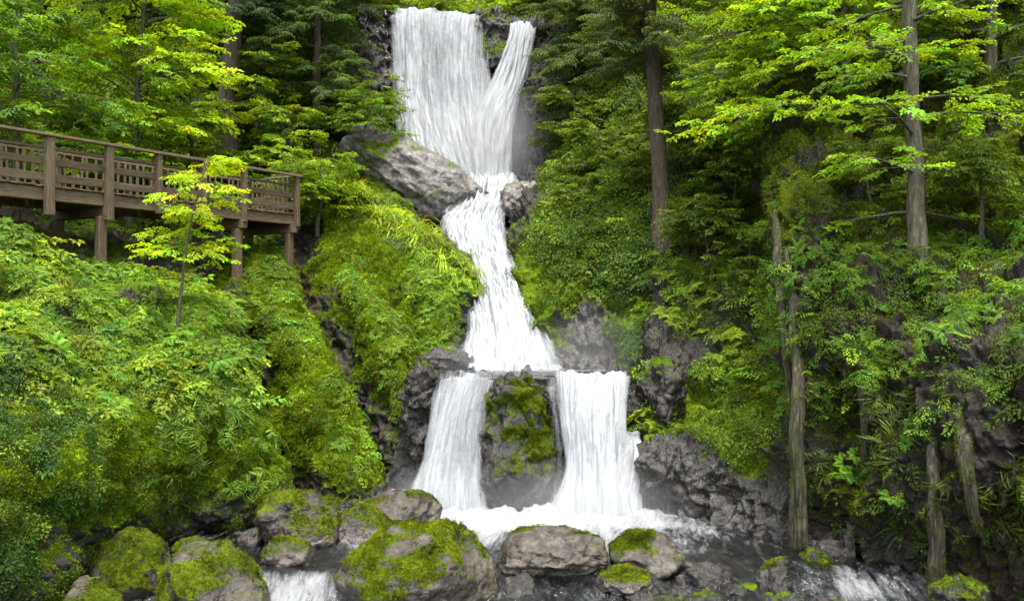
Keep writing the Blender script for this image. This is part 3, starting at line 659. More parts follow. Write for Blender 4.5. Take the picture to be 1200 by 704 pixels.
def brock(label, x0, x1, ytop, Y, zb, seed, depth=None, zoff=None, group='boulders in the stream', name='boulder', **kw):
    """boulder from its left, right and top edge in the photograph, its distance and the height of its foot"""
    w = (x1-x0)/F0*Y; cx = ((x0+x1)/2-CX)/F0*Y; zt = CAMZ+(CY-ytop)/F0*Y; h = (zt-zb)*1.3; kw.setdefault('ridge', .035)
    return rock(name, label, 'boulder', (cx, Y, zt-h*.5), (w, depth or w*.95, h), seed, group=group, wetline=kw.pop('wl', None), **kw)
brock('largest boulder, yellow green moss over bare tan patches, front centre', 388, 586, 611, 12.5, -.55, 11, moss=.34, fuzz=5200, sub=7, wl=-.4, depth=1.9, mfreq=1.6, cuts=5)
brock('broad grey bare boulder with moss only at its ends, below the right waterfall', 584, 710, 621, 13.5, -.1, 25, moss=-.02, fuzz=1300, wl=-.02, sub=7, depth=1.3)
brock('dome boulder with moss on its left half, right of the broad grey boulder', 714, 804, 624, 13.4, -.1, 13, moss=.3, fuzz=1500, wl=-.02, mossdir=(-.6,0,.8))
brock('small low boulder under bright green moss in front of the dome boulder', 698, 764, 666, 12.7, -.15, 14, moss=.7, fuzz=1100, wl=-.08)
brock('tall round boulder wrapped in yellow green moss at the foot of the left bank', 300, 402, 572, 15.0, -.2, 15, moss=.55, fuzz=2800, wl=0, sub=7)
brock('rounded mossy boulder squeezed between the tall mossy boulder and the grey one', 388, 462, 591, 15.1, -.2, 16, moss=.5, fuzz=1500, wl=0)
brock('smooth grey boulder with a thin moss band, beside the foot of the left waterfall', 412, 519, 574, 15.9, -.2, 17, moss=-.12, fuzz=500, wl=0.02, cuts=2)
brock('small half mossy boulder with a grey face at the head of the left rapids', 303, 364, 629, 13.7, -.3, 18, moss=.4, fuzz=900, wl=-.05)
brock('wide mossy boulder with a dark wet right side beside the left rapids', 178, 314, 636, 12.4, -.6, 19, moss=.22, fuzz=2300, wl=-.3, sub=7, tilt=.12)
brock('mossy boulder in the dark recess under the left bank', 106, 202, 617, 13.0, -.4, 20, moss=.4, fuzz=1900)
brock('low mossy boulder nearest the bottom left corner', 55, 150, 684, 11.6, -.7, 21, moss=.3, fuzz=1200)
brock('small flat topped mossy stone wedged between two mossy boulders', 203, 246, 631, 14.0, .0, 22, moss=.6, fuzz=400, sub=5)
brock('brown bare stone in the gap at the bank foot left of the tall mossy boulder', 280, 306, 618, 14.6, -.1, 23, moss=-.2, fuzz=0, sub=5)
# low wet rocks
LOW = [(785,872,662,12.9,'long low wet brown rock right of the small mossy boulder',31,-.1),(878,934,657,12.8,'dark rounded wet rock beside the right rapids',32,.15),
       (800,872,694,11.8,'low wet slab with brown moss at the bottom edge',34,.1),
       (880,960,696,11.6,'wet slab at the bottom edge by the right rapids',35,0.),
       (572,636,676,12.6,'flat dark rock awash left of the broad grey boulder',37,-.2),(945,1010,699,12.2,'half drowned stone under the right cliff',38,-.1)]
for (x0, x1, yt, Y_, lb, sd, ms) in LOW:
    brock(lb, x0+6, x1-6, yt, Y_, -.45, sd, name='rock', group='low wet rocks in the stream', mat=M_ROCK, moss=ms, fuzz=350 if ms > 0 else 0, depth=.75, cuts=8, ridge=.14, wl=zwater(np.array([(x0+x1)/2/F0*Y_-CX/F0*Y_]), np.array([Y_]))[0])
# scattered stones just under and above the water, right of centre
for k in range(26):
    x = rng.uniform(1.4, 4.2); y = rng.uniform(11.2, 12.9); s = rng.uniform(.18, .42)
    zw = float(zwater(np.array([x]), np.array([y]))[0])
    rock('stone', 'small wet brown stone among others in the shallows right of the largest boulder', 'stone', (x, y, zw-.02+rng.uniform(-.06, .04)), (s*1.3, s, s*.6), 200+k, M_ROCK, moss=rng.uniform(-.4, .15), fuzz=0, sub=4, group='small stones in the right shallows', rot=rng.uniform(0, 6))
for k, (x, y, Y_, lb) in enumerate([(958,668,13.9,'wet rock at the foot of the longest dead trunk'),(1122,700,12.0,'wet rock at the foot of the low dead trunk')]):
    rock('rock', lb, 'rock', tuple(W(x, y, Y_)), (.75, .7, .6), 90+k, M_ROCK, moss=.2, fuzz=500, cuts=6, sub=6, ridge=.1)
# rock that parts the lower falls
rock('rock', 'tall dark rock with green moss down its face, parting the two lower waterfalls', 'rock', (.09, 17.85, .40), (1.60, 1.9, 4.4), 41, M_ROCK, moss=.12, fuzz=3200, cuts=1, sub=7, wetline=.45, rough=.16, ridge=.10, mossdir=(.1,-1,-.15), mfreq=1.5)
# bare outcrop left of the upper fall
rock('rock_outcrop', 'bare grey sloping outcrop with brown moss streaks, left below the top waterfall', 'rock', tuple(W(487,214,29.6)), (5.5, 3.4, 2.45), 61, M_PALE, moss=.08, fuzz=1500, tilt=.5, cuts=4, sub=7, ridge=.03, mfreq=.9)
rock('rock_outcrop', 'mossy dark rock knob at the brink of the top waterfall between its two streams', 'rock', tuple(W(577,52,32.9)), (1.9, 1.2, 2.6), 43, M_ROCK, moss=.35, fuzz=900, cuts=6, sub=6, ridge=.2)
rock('rock', 'pale wet rock on the right bank at the top of the cascade', 'rock', tuple(W(612,240,28.6)), (1.5, 1.6, 1.5), 44, M_PALE, moss=-.05, fuzz=400, cuts=6, sub=6, ridge=.10)
rock('rock', 'grey rock with moss at its top halfway down the right side of the cascade', 'rock', tuple(W(616,290,26.2)), (1.3, 1.6, 1.5), 45, M_ROCK, moss=.1, fuzz=500, cuts=6, sub=6, ridge=.14)
rock('rock', 'dark wet rock at the left foot of the cascade', 'rock', tuple(W(520,432,20.7)), (1.3, 1.0, .9), 46, M_ROCK, moss=-.1, fuzz=0, cuts=7, sub=6, ridge=.16)
rock('rock', 'dark angular rock at the right brink of the lower waterfall', 'rock', tuple(W(775,470,18.2)), (1.0, 1.3, 1.6), 47, M_ROCK, moss=.05, fuzz=500, cuts=8, sub=6, ridge=.16)
rock('rock', 'dark rock with pale wet ledges at the left brink of the lower waterfall', 'rock', tuple(W(492,486,18.3)), (.62, 1.1, 2.0), 48, M_ROCK, moss=-.05, fuzz=300, cuts=8, sub=6, ridge=.18)

# ------------------------------------------------------------------ undergrowth
A0, B0 = np.array([-9.81, 17.0]), np.array([-5.79, 23.6]); dd = (B0-A0)/np.linalg.norm(B0-A0); pp = np.array([-dd[1], dd[0]]); LEN = float(np.linalg.norm(B0-A0)); Z0 = 6.0
def open_sky(P):
    """0 on the ground under the walkway deck, kept bare so it stays a dark void, else 1"""
    q = P[..., :2]-A0; t = q@dd; a = q@pp
    return 1-((a > .1) & (a < WID_+1.2) & (t > -3.6) & (t < LEN+.3)).astype(float)
WID_ = 1.7
def onsheet(key, n, dens):
    """n random points on a terrain sheet, weighted by area and dens(P, N, moss, px, py)"""
    s = SHEETS[key]; P, N = s['P'], s['N']
    a = np.linalg.norm(np.cross(P[1:,:-1]-P[:-1,:-1], P[:-1,1:]-P[:-1,:-1]), axis=-1)
    C = P[:-1,:-1]; px = CX+F0*C[..., 0]/C[..., 1]; py = CY-F0*(C[..., 2]-CAMZ)/C[..., 1]
    global CU; CU = np.broadcast_to(np.linspace(0, 1, a.shape[1])[None], a.shape)
    w = a*np.clip(dens(C, N[:-1,:-1], s['moss'][:-1,:-1], px, py), 0, None); w = w.ravel(); w /= w.sum()
    ix = rng.choice(len(w), n, p=w); i, j = np.unravel_index(ix, a.shape); u, v = rng.random((2, n))[..., None]
    p = P[i, j]*(1-u)*(1-v)+P[i, j+1]*u*(1-v)+P[i+1, j]*(1-u)*v+P[i+1, j+1]*u*v
    return p, N[i, j]
def plantset(T, p, n, size, col, up=.55, out=.0, hue=.18, val=.3, patch=.5):
    k = len(p); ups = n*(1-up)+np.array([0, 0, 1])*up+rng.normal(0, .18, (k, 3))
    fw = rng.normal(0, 1, (k, 3))
    pt = fbm(p*.8+3, 3)[:, None]
    c = tint(k, col, hue, val)*(1+patch*pt)
    return merge(T, p+n*out, basis(ups, fw), size*np.exp(rng.normal(0, .28, k)), np.clip(c, .003, .6))
def hang(T, p, n, size, col):
    """blades and fronds that hang down and out from the slope"""
    k = len(p); ups = n+rng.normal(0, .2, (k, 3)); return merge(T, p, basis(ups, np.array([0, 0, -1.])+rng.normal(0, .3, (k, 3))), size*np.exp(rng.normal(0, .25, k)), tint(k, col))
FERN = (.105,.20,.018); HERB = (.10,.19,.014); LIME = (.15,.235,.010); DARKG = (.035,.085,.012); MOSSC = (.10,.135,.006); BLUEG = (.115,.22,.03)
def patchy(P, f, o, a=0., b=.3): return sstep(a, b, fbm(P*f+o, 3))
def under(label, sets, mat=None):
    o = leafobj('undergrowth', joinm(*sets), mat or M_LEAF); return tag(o, kind='stuff')
# left bank: ferns and herbs above, hanging moss and blades below
d_up = lambda P,N,m,px,py: sstep(500, 410, py-.08*px)*(.12+patchy(P,.8,2,-.15,.25))*sstep(.0,.35,N[...,2])*open_sky(P)*sstep(240, 275, py)
d_lo = lambda P,N,m,px,py: sstep(400, 520, py)*sstep(.2, .6, m)
ss = []
p, n = onsheet('S1', 2000, lambda P,N,m,px,py: d_up(P,N,m,px,py)*(.1+patchy(P,.9,31,-.05,.2))); ss.append(plantset(T_FERN, p, n, .22, (.12,.235,.022), .35))
p, n = onsheet('S1', 3600, d_up); ss.append(plantset(T_CLUMP, p, n, .19, HERB, .4, .03))
p, n = onsheet('S1', 4200, d_up); ss.append(plantset(T_SPRAYF, p, n, .24, (.12,.215,.014), .4, .05))
p, n = onsheet('S1', 900, lambda P,N,m,px,py: d_up(P,N,m,px,py)*patchy(P,.7,41,.0,.2)); ss.append(plantset(T_SPRAY, p, n, .42, (.13,.22,.016), .6, .12))
p, n = onsheet('S1', 3000, lambda P,N,m,px,py: sstep(360,390,py)*sstep(500,440,py)*sstep(60,170,px)*(.15+patchy(P,1.0,21,-.1,.2))); ss.append(plantset(T_SPRAYF, p, n, .19, (.11,.215,.03), .25, .03))
p, n = onsheet('S1', 500, lambda P,N,m,px,py: sstep(420,450,py)*sstep(600,520,py)*sstep(120,220,px)*(.1+patchy(P,1.5,3,-.05,.2))); ss.append(hang(T_BLADE, p, n, .30, BLUEG))
p, n = onsheet('S1', 4200, lambda P,N,m,px,py: sstep(400,480,py)*patchy(P,1.1,7,.1,.3)); ss.append(plantset(T_CLUMPS, p, n, .13, (.08,.14,.010), .2, .02))
p, n = onsheet('S1', 1800, lambda P,N,m,px,py: sstep(140,40,px)*patchy(P,.9,51,-.1,.2)*sstep(380,430,py)); ss.append(plantset(T_CLUMPS, p, n, .2, (.04,.095,.012), .2, .02))
under('', ss)
ss = []
p, n = onsheet('S1', 48000, d_lo); ss.append(plantset(T_TUFT, p, n, .042, (.105,.18,.010), .25, 0, .2, .3, .8))
for k_, nn in (('S2', 42000), ('S3', 30000), ('S4', 24000)):
    p, n = onsheet(k_, nn, lambda P,N,m,px,py: sstep(.35,.7,m)); ss.append(plantset(T_TUFT, p, n, .05, (.098,.16,.008), .3, 0, .2, .3, .8))
for k_, nn in (('S9', 18000), ('S10', 20000), ('S11', 30000)):
    p, n = onsheet(k_, nn, lambda P,N,m,px,py: sstep(.3,.65,m)); ss.append(plantset(T_TUFT, p, n, .05, (.09,.145,.008), .3, 0, .2, .3, .8))
V_, F_, C_ = joinm(*ss); tag(leafobj('moss', (V_, F_, C_), M_MOSS), kind='stuff')
ss = []
for k_, nf, nc in (('S2', 70, 1400), ('S3', 110, 1700), ('S4', 160, 2200)):
    f_ = lambda P,N,m,px,py: sstep(.2,.5,m)*(.06+patchy(P,.8,5,-.05,.25))*(.2+sstep(470,330,py))*(.1+sstep(575,545,py))*sstep(.3,.5,CU)*sstep(.85,.74,CU)
    p, n = onsheet(k_, nf, f_); ss.append(plantset(T_FERN, p, n, .17, FERN, .5))
    p, n = onsheet(k_, nc, f_); ss.append(plantset(T_CLUMP, p, n, .14, (.115,.205,.012), .3, .01))
    p, n = onsheet(k_, nc, f_); ss.append(plantset(T_CLUMPS, p, n, .11, (.09,.17,.012), .3, .01))
    p, n = onsheet(k_, nc//3, f_); ss.append(plantset(T_SPRAYF, p, n, .19, (.115,.205,.012), .4, .03))
under('', ss)
ss = []
p, n = onsheet('S4', 500, lambda P,N,m,px,py: sstep(250,235,py-.75*(px-420))*sstep(205,225,py-.75*(px-420))); ss.append(plantset(T_BLADE, p, n, .5, (.17,.27,.012), .7))
p, n = onsheet('S6', 1600, lambda P,N,m,px,py: open_sky(P)); ss.append(plantset(T_FERN, p, n, .4, FERN, .6))
p, n = onsheet('S6', 12000, lambda P,N,m,px,py: (.4+patchy(P,.4,1))*open_sky(P)); ss.append(plantset(T_CLUMPS, p, n, .6, (.082,.15,.012), .5, .2))
p, n = onsheet('S6', 5000, lambda P,N,m,px,py: (.2+patchy(P,.4,9))*sstep(240,200,py)); ss.append(plantset(T_SPRAY, p, n, .6, (.085,.18,.014), .7, .3))
p, n = onsheet('S8', 3500, lambda P,N,m,px,py: 1+0*py); ss.append(plantset(T_CLUMPS, p, n, .9, (.10,.17,.02), .6, .2))
under('', ss)
ss = []
p, n = onsheet('S9', 6500, lambda P,N,m,px,py: sstep(.1,.4,m)*sstep(655,700,px+.28*(py-100))*(.25+patchy(P,.5,4,-.2,.2))*(.12+.88*sstep(330,260,py-(px-640)*.5))); ss.append(plantset(T_CLUMPS, p, n, .42, (.07,.13,.012), .5, .1))
p, n = onsheet('S9', 2400, lambda P,N,m,px,py: sstep(.2,.5,m)*sstep(640,690,px)*sstep(360,280,py)); ss.append(plantset(T_SPRAYF, p, n, .6, (.09,.16,.012), .6, .15))
p, n = onsheet('S9', 1800, lambda P,N,m,px,py: sstep(.2,.5,m)*sstep(690,720,px)*sstep(240,300,py)*sstep(440,400,py)*patchy(P*np.array([1,1,.3]),1.2,5,-.1,.2)); ss.append(plantset(T_CLUMPS, p, n, .25, (.05,.11,.010), .1, .05))
p, n = onsheet('S10', 4600, lambda P,N,m,px,py: sstep(.0,.4,m)*(.15+patchy(P,.7,4,-.05,.25))*sstep(600,520,py)); ss.append(plantset(T_CLUMPS, p, n, .27, (.082,.15,.012), .4, .05))
p, n = onsheet('S10', 2600, lambda P,N,m,px,py: sstep(.0,.4,m)*patchy(P,.6,8,-.05,.25)*sstep(570,480,py)); ss.append(plantset(T_SPRAYF, p, n, .36, HERB, .5, .1))
p, n = onsheet('S10', 500, lambda P,N,m,px,py: sstep(.0,.4,m)*patchy(P,.6,18,-.1,.25)*sstep(560,480,py)); ss.append(plantset(T_FERN, p, n, .26, LIME, .5))
p, n = onsheet('S11', 6000, lambda P,N,m,px,py: (.05+patchy(P,1.1,4,-.05,.25))*(.12+sstep(500,390,py))*sstep(690,600,py)); ss.append(plantset(T_CLUMPS, p, n, .2, (.055,.11,.010), .4, .03))  # darker green puts the shade of overhanging trees into the leaves
p, n = onsheet('S11', 3000, lambda P,N,m,px,py: (.01+patchy(P,1.1,14,.0,.3))*(.06+sstep(500,420,py))*sstep(240,330,py)); ss.append(plantset(T_SPRAYF, p, n, .25, (.085,.175,.012), .5, .06))
p, n = onsheet('S11', 260, lambda P,N,m,px,py: (.03+patchy(P,.8,9,.02,.3))*(.1+sstep(480,400,py))*sstep(230,330,py)); ss.append(plantset(T_FERN, p, n, .2, (.08,.18,.018), .4))
p, n = onsheet('S11', 500, lambda P,N,m,px,py: patchy(P,1.0,12,.0,.3)*sstep(380,420,py)*sstep(680,600,py)); ss.append(hang(T_BLADE, p, n, .28, (.08,.13,.02)))
under('', ss)

# ------------------------------------------------------------------ trees
def tube(pts, rad, seg=14, rough=.0, fl=0., seed=0, flare=0.):
    pts = np.asarray(pts, float); n = len(pts); tg = nrm(np.gradient(pts, axis=0)); ref = np.array([.9,.1,.4]) if abs(tg[0][0]) < .8 else np.array([0,0,1.])
    x = nrm(np.cross(tg, ref)); y = np.cross(tg, x); a = np.linspace(0, 2*np.pi, seg, endpoint=False)
    rr = np.asarray(rad, float)[:, None]*np.ones((1, seg))
    dirs = x[:, None]*np.cos(a)[None, :, None]+y[:, None]*np.sin(a)[None, :, None]
    if rough:
        rr = rr*(1+rough*fbm(pts[:, None]*np.array([2,2,.7])+dirs*1.6+seed, 4))
    if fl: rr = rr*(1+fl*ridged(dirs*1.7+np.array([0,0,.25])*pts[:, None, 2:3]+seed, 3))
    V = pts[:, None]+dirs*rr[..., None]
    i = np.arange(n*seg).reshape(n, seg); j = np.roll(i, -1, 1)
    F = np.stack([i[:-1], j[:-1], j[1:], i[1:]], -1).reshape(-1, 4)
    V = np.concatenate([V.reshape(-1, 3), pts[-1:]]); k = len(V)-1
    cap = np.stack([i[-1], j[-1], np.full(seg, k), np.full(seg, k)], -1)
    return V, F, cap
def tubes_mesh(name, ts):
    Vs, Fs, off = [], [], 0
    for (V, F, cap) in ts:
        T_ = np.concatenate([F[:, [0,1,2]], F[:, [0,2,3]], cap[:, :3]]); Vs.append(V); Fs.append(T_+off); off += len(V)
    return npmesh(name, np.concatenate(Vs), np.concatenate(Fs))
def limb(start, d, ln, droop, k=9, wob=.04, r=None):
    t = np.linspace(0, 1, k)[:, None]; d = nrm(np.asarray(d, float))
    return np.asarray(start)+d*ln*t+np.array([0, 0, -1.])*droop*ln*t*t+np.cumsum(r.normal(0, wob*ln/k, (k, 3)), 0)
def broadleaf(name, label, cat, base, tip, rad, nl, h=(.3,1.), length=(1.5,3), az=(0,360), rise=(10,40), droop=.25, T=None, ssc=.75, col=LIME, seed=0, sub=5, spr=3, bark=None, group=None, lean=.1, hue=.15, val=.25, top=True, taper=.35):
    r = np.random.default_rng(seed); base = np.asarray(base, float); tip = np.asarray(tip, float)-base
    t = np.linspace(0, 1, 22)[:, None]; tr = tip*t+np.sin(t*math.pi)*np.array([lean, 0, 0])+np.cumsum(r.normal(0, .012, (22, 3)), 0)*np.linalg.norm(tip)*.15
    tr[0] = 0
    rr = rad*(1-(1-taper)*t[:, 0])*(1+.35*np.exp(-t[:, 0]*14))
    tr = np.concatenate([[[0, 0, -1.6]], tr]); rr = np.concatenate([[rr[0]*1.15], rr]); tb = [tube(tr, rr, 16, .10, 0, seed)]; tr = tr[1:]
    pos, fw, up = [], [], []
    for i in range(nl):
        ht = h[0]+(h[1]-h[0])*(i+r.random())/nl; s = tr[min(21, int(ht*21))]
        a = R(r.uniform(*az)); e = R(r.uniform(*rise)); ln = r.uniform(*length)*(1.1-.45*ht)
        d = np.array([math.cos(a)*math.cos(e), math.sin(a)*math.cos(e), math.sin(e)]); L = limb(s, d, ln, droop, 10, .05, r)
        tb.append(tube(L, min(.035, rad*(.28 if ln > 1 else .2))*np.linspace(1, .15, 10)*min(1, ln/2.5+.3), 6))
        for q in range(sub):
            f = .2+.8*(q+r.random()*.7)/sub; ii = min(8, int(f*9)); b0 = L[ii]; tg = nrm(L[ii+1]-L[ii])
            sd = 1 if q % 2 else -1; yw = sd*R(r.uniform(25, 65)); c_, s_ = math.cos(yw), math.sin(yw)
            sdv = nrm(np.array([tg[0]*c_-tg[1]*s_, tg[0]*s_+tg[1]*c_, tg[2]*.4-.05])); sl = ln*(.45-.2*f)*r.uniform(.7, 1.2)
            B_ = limb(b0, sdv, sl, droop*.6, 6, .05, r)
            tb.append(tube(B_, np.linspace(max(.006, rad*.07), .003, 6), 4))
            for w in range(spr):
                g = B_[min(5, int((w+1)/spr*5))]; yy = R(r.uniform(-50, 50)); c2, s2 = math.cos(yy), math.sin(yy)
                pos.append(g+r.normal(0, .06, 3)); fw.append([sdv[0]*c2-sdv[1]*s2, sdv[0]*s2+sdv[1]*c2, r.normal(-.15, .15)]); up.append([r.normal(0, .22), r.normal(0, .22), 1])
        pos.append(L[-1]); fw.append(L[-1]-L[-3]); up.append([0, 0, 1])
    if top:
        for k in range(6): pos.append(tr[-1-k % 4]); fw.append([r.normal(), r.normal(), .3]); up.append([r.normal(0, .3), r.normal(0, .3), 1])
    pos = np.array(pos); fw = np.array(fw); up = np.array(up)
    o = empty(name, base); tag(o, label, cat, group)
    mk('trunk', tubes_mesh('trunk', tb), bark or M_BARK, o)
    n = len(pos); c = tint(n, col, hue, val)*(1+.5*fbm(pos*.7+seed, 2)[:, None])
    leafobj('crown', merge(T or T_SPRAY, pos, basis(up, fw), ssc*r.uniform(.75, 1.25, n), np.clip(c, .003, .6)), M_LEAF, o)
    return o
def conifer(name, label, base, tip, rad, nb, h=(.15,1.), length=(1.2,3.2), col=(.024,.055,.014), seed=0, az=(0,360), bs=.9, group=None, droop=.35, spr=7, taper=.3):
    r = np.random.default_rng(seed); base = np.asarray(base, float); tip = np.asarray(tip, float)-base
    t = np.linspace(0, 1, 22)[:, None]; tr = tip*t+np.cumsum(r.normal(0, .01, (22, 3)), 0)*np.linalg.norm(tip)*.08; tr[0] = 0
    rr = rad*(1-(1-taper)*t[:, 0])*(1+.5*np.exp(-t[:, 0]*16)); tb = [tube(np.concatenate([[[0, 0, -2.5]], tr]), np.concatenate([[rr[0]*1.1], rr]), 18, .12, 0, seed)]; pos, fw, up = [], [], []
    for i in range(nb):
        ht = h[0]+(h[1]-h[0])*(i+r.random())/nb; s = tr[min(21, int(ht*21))]; a = R(r.uniform(*az)); ln = length[1]*(1-ht)+length[0]*ht; ln *= r.uniform(.7, 1.15)
        L = limb(s, [math.cos(a), math.sin(a), .12], ln, droop, 9, .03, r); tb.append(tube(L, rad*.13*np.linspace(1, .15, 9), 5))
        for q in range(spr):
            f = .25+.75*(q+r.random()*.6)/spr; ii = min(7, int(f*8)); tg = nrm(L[ii+1]-L[ii]); yw = (1 if q % 2 else -1)*R(r.uniform(15, 60)); c_, s_ = math.cos(yw), math.sin(yw)
            pos.append(L[ii]); fw.append([tg[0]*c_-tg[1]*s_, tg[0]*s_+tg[1]*c_, tg[2]-.1]); up.append([r.normal(0, .2), r.normal(0, .2), 1])
        pos.append(L[-2]); fw.append(L[-1]-L[-2]); up.append([0, 0, 1])
    o = empty(name, base); tag(o, label, 'tree', group); mk('trunk', tubes_mesh('trunk', tb), M_BARKD, o); n = len(pos)
    leafobj('crown', merge(T_BOUGH, np.array(pos), basis(np.array(up), np.array(fw)), bs*r.uniform(.7, 1.25, n), tint(n, col, .15, .3)), M_NEEDLE, o)
    return o
def copytree(o, loc, rz, s, label, group=None):
    c = o.copy(); COL.objects.link(c); c.location = loc; c.rotation_euler.z = rz; c.scale = (s, s, s); c['label'] = label
    if group: c['group'] = group
    for ch in list(o.children):
        d = ch.copy(); COL.objects.link(d); d.parent = c
    return c
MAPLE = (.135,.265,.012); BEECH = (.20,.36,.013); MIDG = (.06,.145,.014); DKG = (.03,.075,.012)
# left
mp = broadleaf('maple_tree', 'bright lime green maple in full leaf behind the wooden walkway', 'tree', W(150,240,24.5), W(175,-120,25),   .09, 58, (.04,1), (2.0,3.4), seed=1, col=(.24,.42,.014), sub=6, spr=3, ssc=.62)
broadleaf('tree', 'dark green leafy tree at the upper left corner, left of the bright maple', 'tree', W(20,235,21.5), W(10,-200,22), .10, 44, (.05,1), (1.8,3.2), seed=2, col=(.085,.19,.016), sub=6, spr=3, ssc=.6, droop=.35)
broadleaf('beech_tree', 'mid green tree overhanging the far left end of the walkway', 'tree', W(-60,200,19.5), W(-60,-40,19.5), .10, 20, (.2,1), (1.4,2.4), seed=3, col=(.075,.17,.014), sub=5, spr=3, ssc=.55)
c1 = conifer('conifer_tree', 'bare grey trunk rising left of the hanging dark conifer boughs', W(263,160,29), W(287,-120,29.5), .30, 26, (.52,1), (.9,1.6), seed=4, taper=.75)
c2 = conifer('conifer_tree', 'dark conifer with long drooping boughs left of the top waterfall', W(372,235,30), W(372,-230,31),   .18, 170, (.03,1), (1.3,2.7), col=(.045,.085,.013), seed=5, bs=.9, droop=.6)
copytree(c2, W(215,150,32), 1.3, 1.05, 'dark conifer in the gap between the bright maple and the bare grey trunk', 'dark conifers on the left slope')
copytree(c2, W(320,170,34), 2.6, 1.1, 'dark conifer standing just right of the bare grey trunk', 'dark conifers on the left slope')
copytree(c2, W(120,120,34), 4.1, 1.2, 'dark conifer hidden mostly behind the bright maple', 'dark conifers on the left slope')
copytree(c2, W(-40,90,33), 5.1, 1.2, 'dark conifer behind the leafy tree of the upper left corner', 'dark conifers on the left slope')
copytree(c2, W(425,120,35.5), .6, .75, 'smaller conifer at the left edge of the top waterfall', 'dark conifers on the left slope')
broadleaf('young_tree', 'slender young tree with lime leaves and thin stem in front of the walkway', 'tree', W(206,396,17.2), W(243,185,17.6), .035, 17, (.42,1), (.5,1.0), seed=6, col=(.28,.44,.012), sub=4, spr=2, ssc=.38, rise=(0,30), bark=M_TWIG, droop=.2, lean=-.12)
broadleaf('young_tree', 'small thin stemmed tree leaning out beside the bare outcrop', 'tree', W(413,186,29), W(440,105,29), .05, 16, (.35,1), (.8,1.6), seed=7, col=(.09,.18,.012), sub=4, spr=2, ssc=.5, bark=M_TWIG)
sh = broadleaf('shrub', 'leafy shrub on the slope right below the walkway end', 'shrub', W(372,262,26), W(374,190,26.2), .05, 18, (.05,1), (.9,1.6), seed=8, col=(.14,.25,.012), sub=4, spr=3, ssc=.5, bark=M_TWIG, group='leafy shrubs on the left slope')
for k, (x, y, Y_, s, lb) in enumerate([(300,150,29.5,1.3,'leafy shrub under the bare grey trunk'),(340,200,28.5,1.1,'leafy shrub right behind the end post of the walkway'),(395,160,31.5,1.0,'leafy shrub left of the small thin stemmed tree'),
        (230,215,27.5,1.2,'leafy shrub behind the middle of the walkway'),(60,200,24.5,1.2,'leafy shrub behind the left half of the walkway'),(340,250,25.5,.8,'leafy shrub at the corner of the walkway end railing')]):
    copytree(sh, W(x, y, Y_), k*1.1, s, lb, 'leafy shrubs on the left slope')
# top
for k, (x, Y_, s) in enumerate([(455,36,1.0),(490,38,1.3),(530,37.5,1.1),(560,36.5,.9),(600,37.5,1.2),(645,36,1.3),(500,42,1.9),(560,43,2.0),(620,42,1.8),(455,42,1.7),(690,40,1.7)]):
    copytree(sh, np.array([(x-CX)/F0*Y_, Y_, 14.2+.45*(Y_-36.5)]), k*.9, s, 'pale green bush among the bushes on the bank above the top waterfall', 'bushes above the top waterfall')
# right
c3 = conifer('conifer_tree', 'tall conifer with grey brown curved trunk on the slope right of the cascade', W(778,278,21.8), W(757,-60,22.3), .22, 38, (.62,1), (1.2,2.4), col=(.055,.088,.015), seed=9, bs=.8, az=(60,330), taper=.7)
c4 = conifer('conifer_tree', 'grey green conifer with sweeping boughs right of the top waterfall', W(705,120,30.5), W(700,-200,31), .22, 120, (.03,1), (1.2,2.5), col=(.058,.092,.016), seed=10, bs=.9, droop=.55)
copytree(c4, W(830,60,31), 2, 1.1, 'dark conifer behind the curved trunk tree', 'conifers on the right slope')
copytree(c4, W(655,50,36), 3, .8, 'small conifer at the right edge of the top waterfall', 'conifers on the right slope')
copytree(c4, W(900,30,30), 4.4, 1.1, 'dark conifer behind the beech boughs', 'conifers on the right slope')
copytree(c4, W(1130,-10,25), 5.2, 1.0, 'dark conifer behind the straight grey trunk', 'conifers on the right slope')
copytree(c4, W(1200,60,22), .4, .9, 'dark conifer filling the upper right corner', 'conifers on the right slope')
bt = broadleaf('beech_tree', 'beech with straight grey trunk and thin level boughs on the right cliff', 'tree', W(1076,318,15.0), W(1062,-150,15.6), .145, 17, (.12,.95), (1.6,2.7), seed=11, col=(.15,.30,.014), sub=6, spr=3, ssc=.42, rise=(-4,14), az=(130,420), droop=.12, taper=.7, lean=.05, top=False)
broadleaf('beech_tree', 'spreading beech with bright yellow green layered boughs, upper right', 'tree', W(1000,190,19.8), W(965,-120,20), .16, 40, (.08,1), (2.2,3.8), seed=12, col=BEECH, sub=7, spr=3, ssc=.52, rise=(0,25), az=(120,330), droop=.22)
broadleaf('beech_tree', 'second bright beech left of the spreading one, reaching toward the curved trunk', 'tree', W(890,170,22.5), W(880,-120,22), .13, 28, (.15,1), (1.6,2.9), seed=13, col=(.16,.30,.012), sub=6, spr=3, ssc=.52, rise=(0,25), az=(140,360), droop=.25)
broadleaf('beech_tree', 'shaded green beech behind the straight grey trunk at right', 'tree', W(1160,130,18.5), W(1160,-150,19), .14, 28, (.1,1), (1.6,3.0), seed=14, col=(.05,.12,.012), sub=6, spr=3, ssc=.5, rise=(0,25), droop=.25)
sr = broadleaf('shrub', 'leafy shrub left of the curved trunk on the right slope', 'shrub', W(700,215,27.2), W(700,150,27.2), .05, 16, (.1,1), (.9,1.5), seed=15, col=(.078,.14,.012), sub=4, spr=3, ssc=.5, bark=M_TWIG, group='leafy shrubs on the right slope')
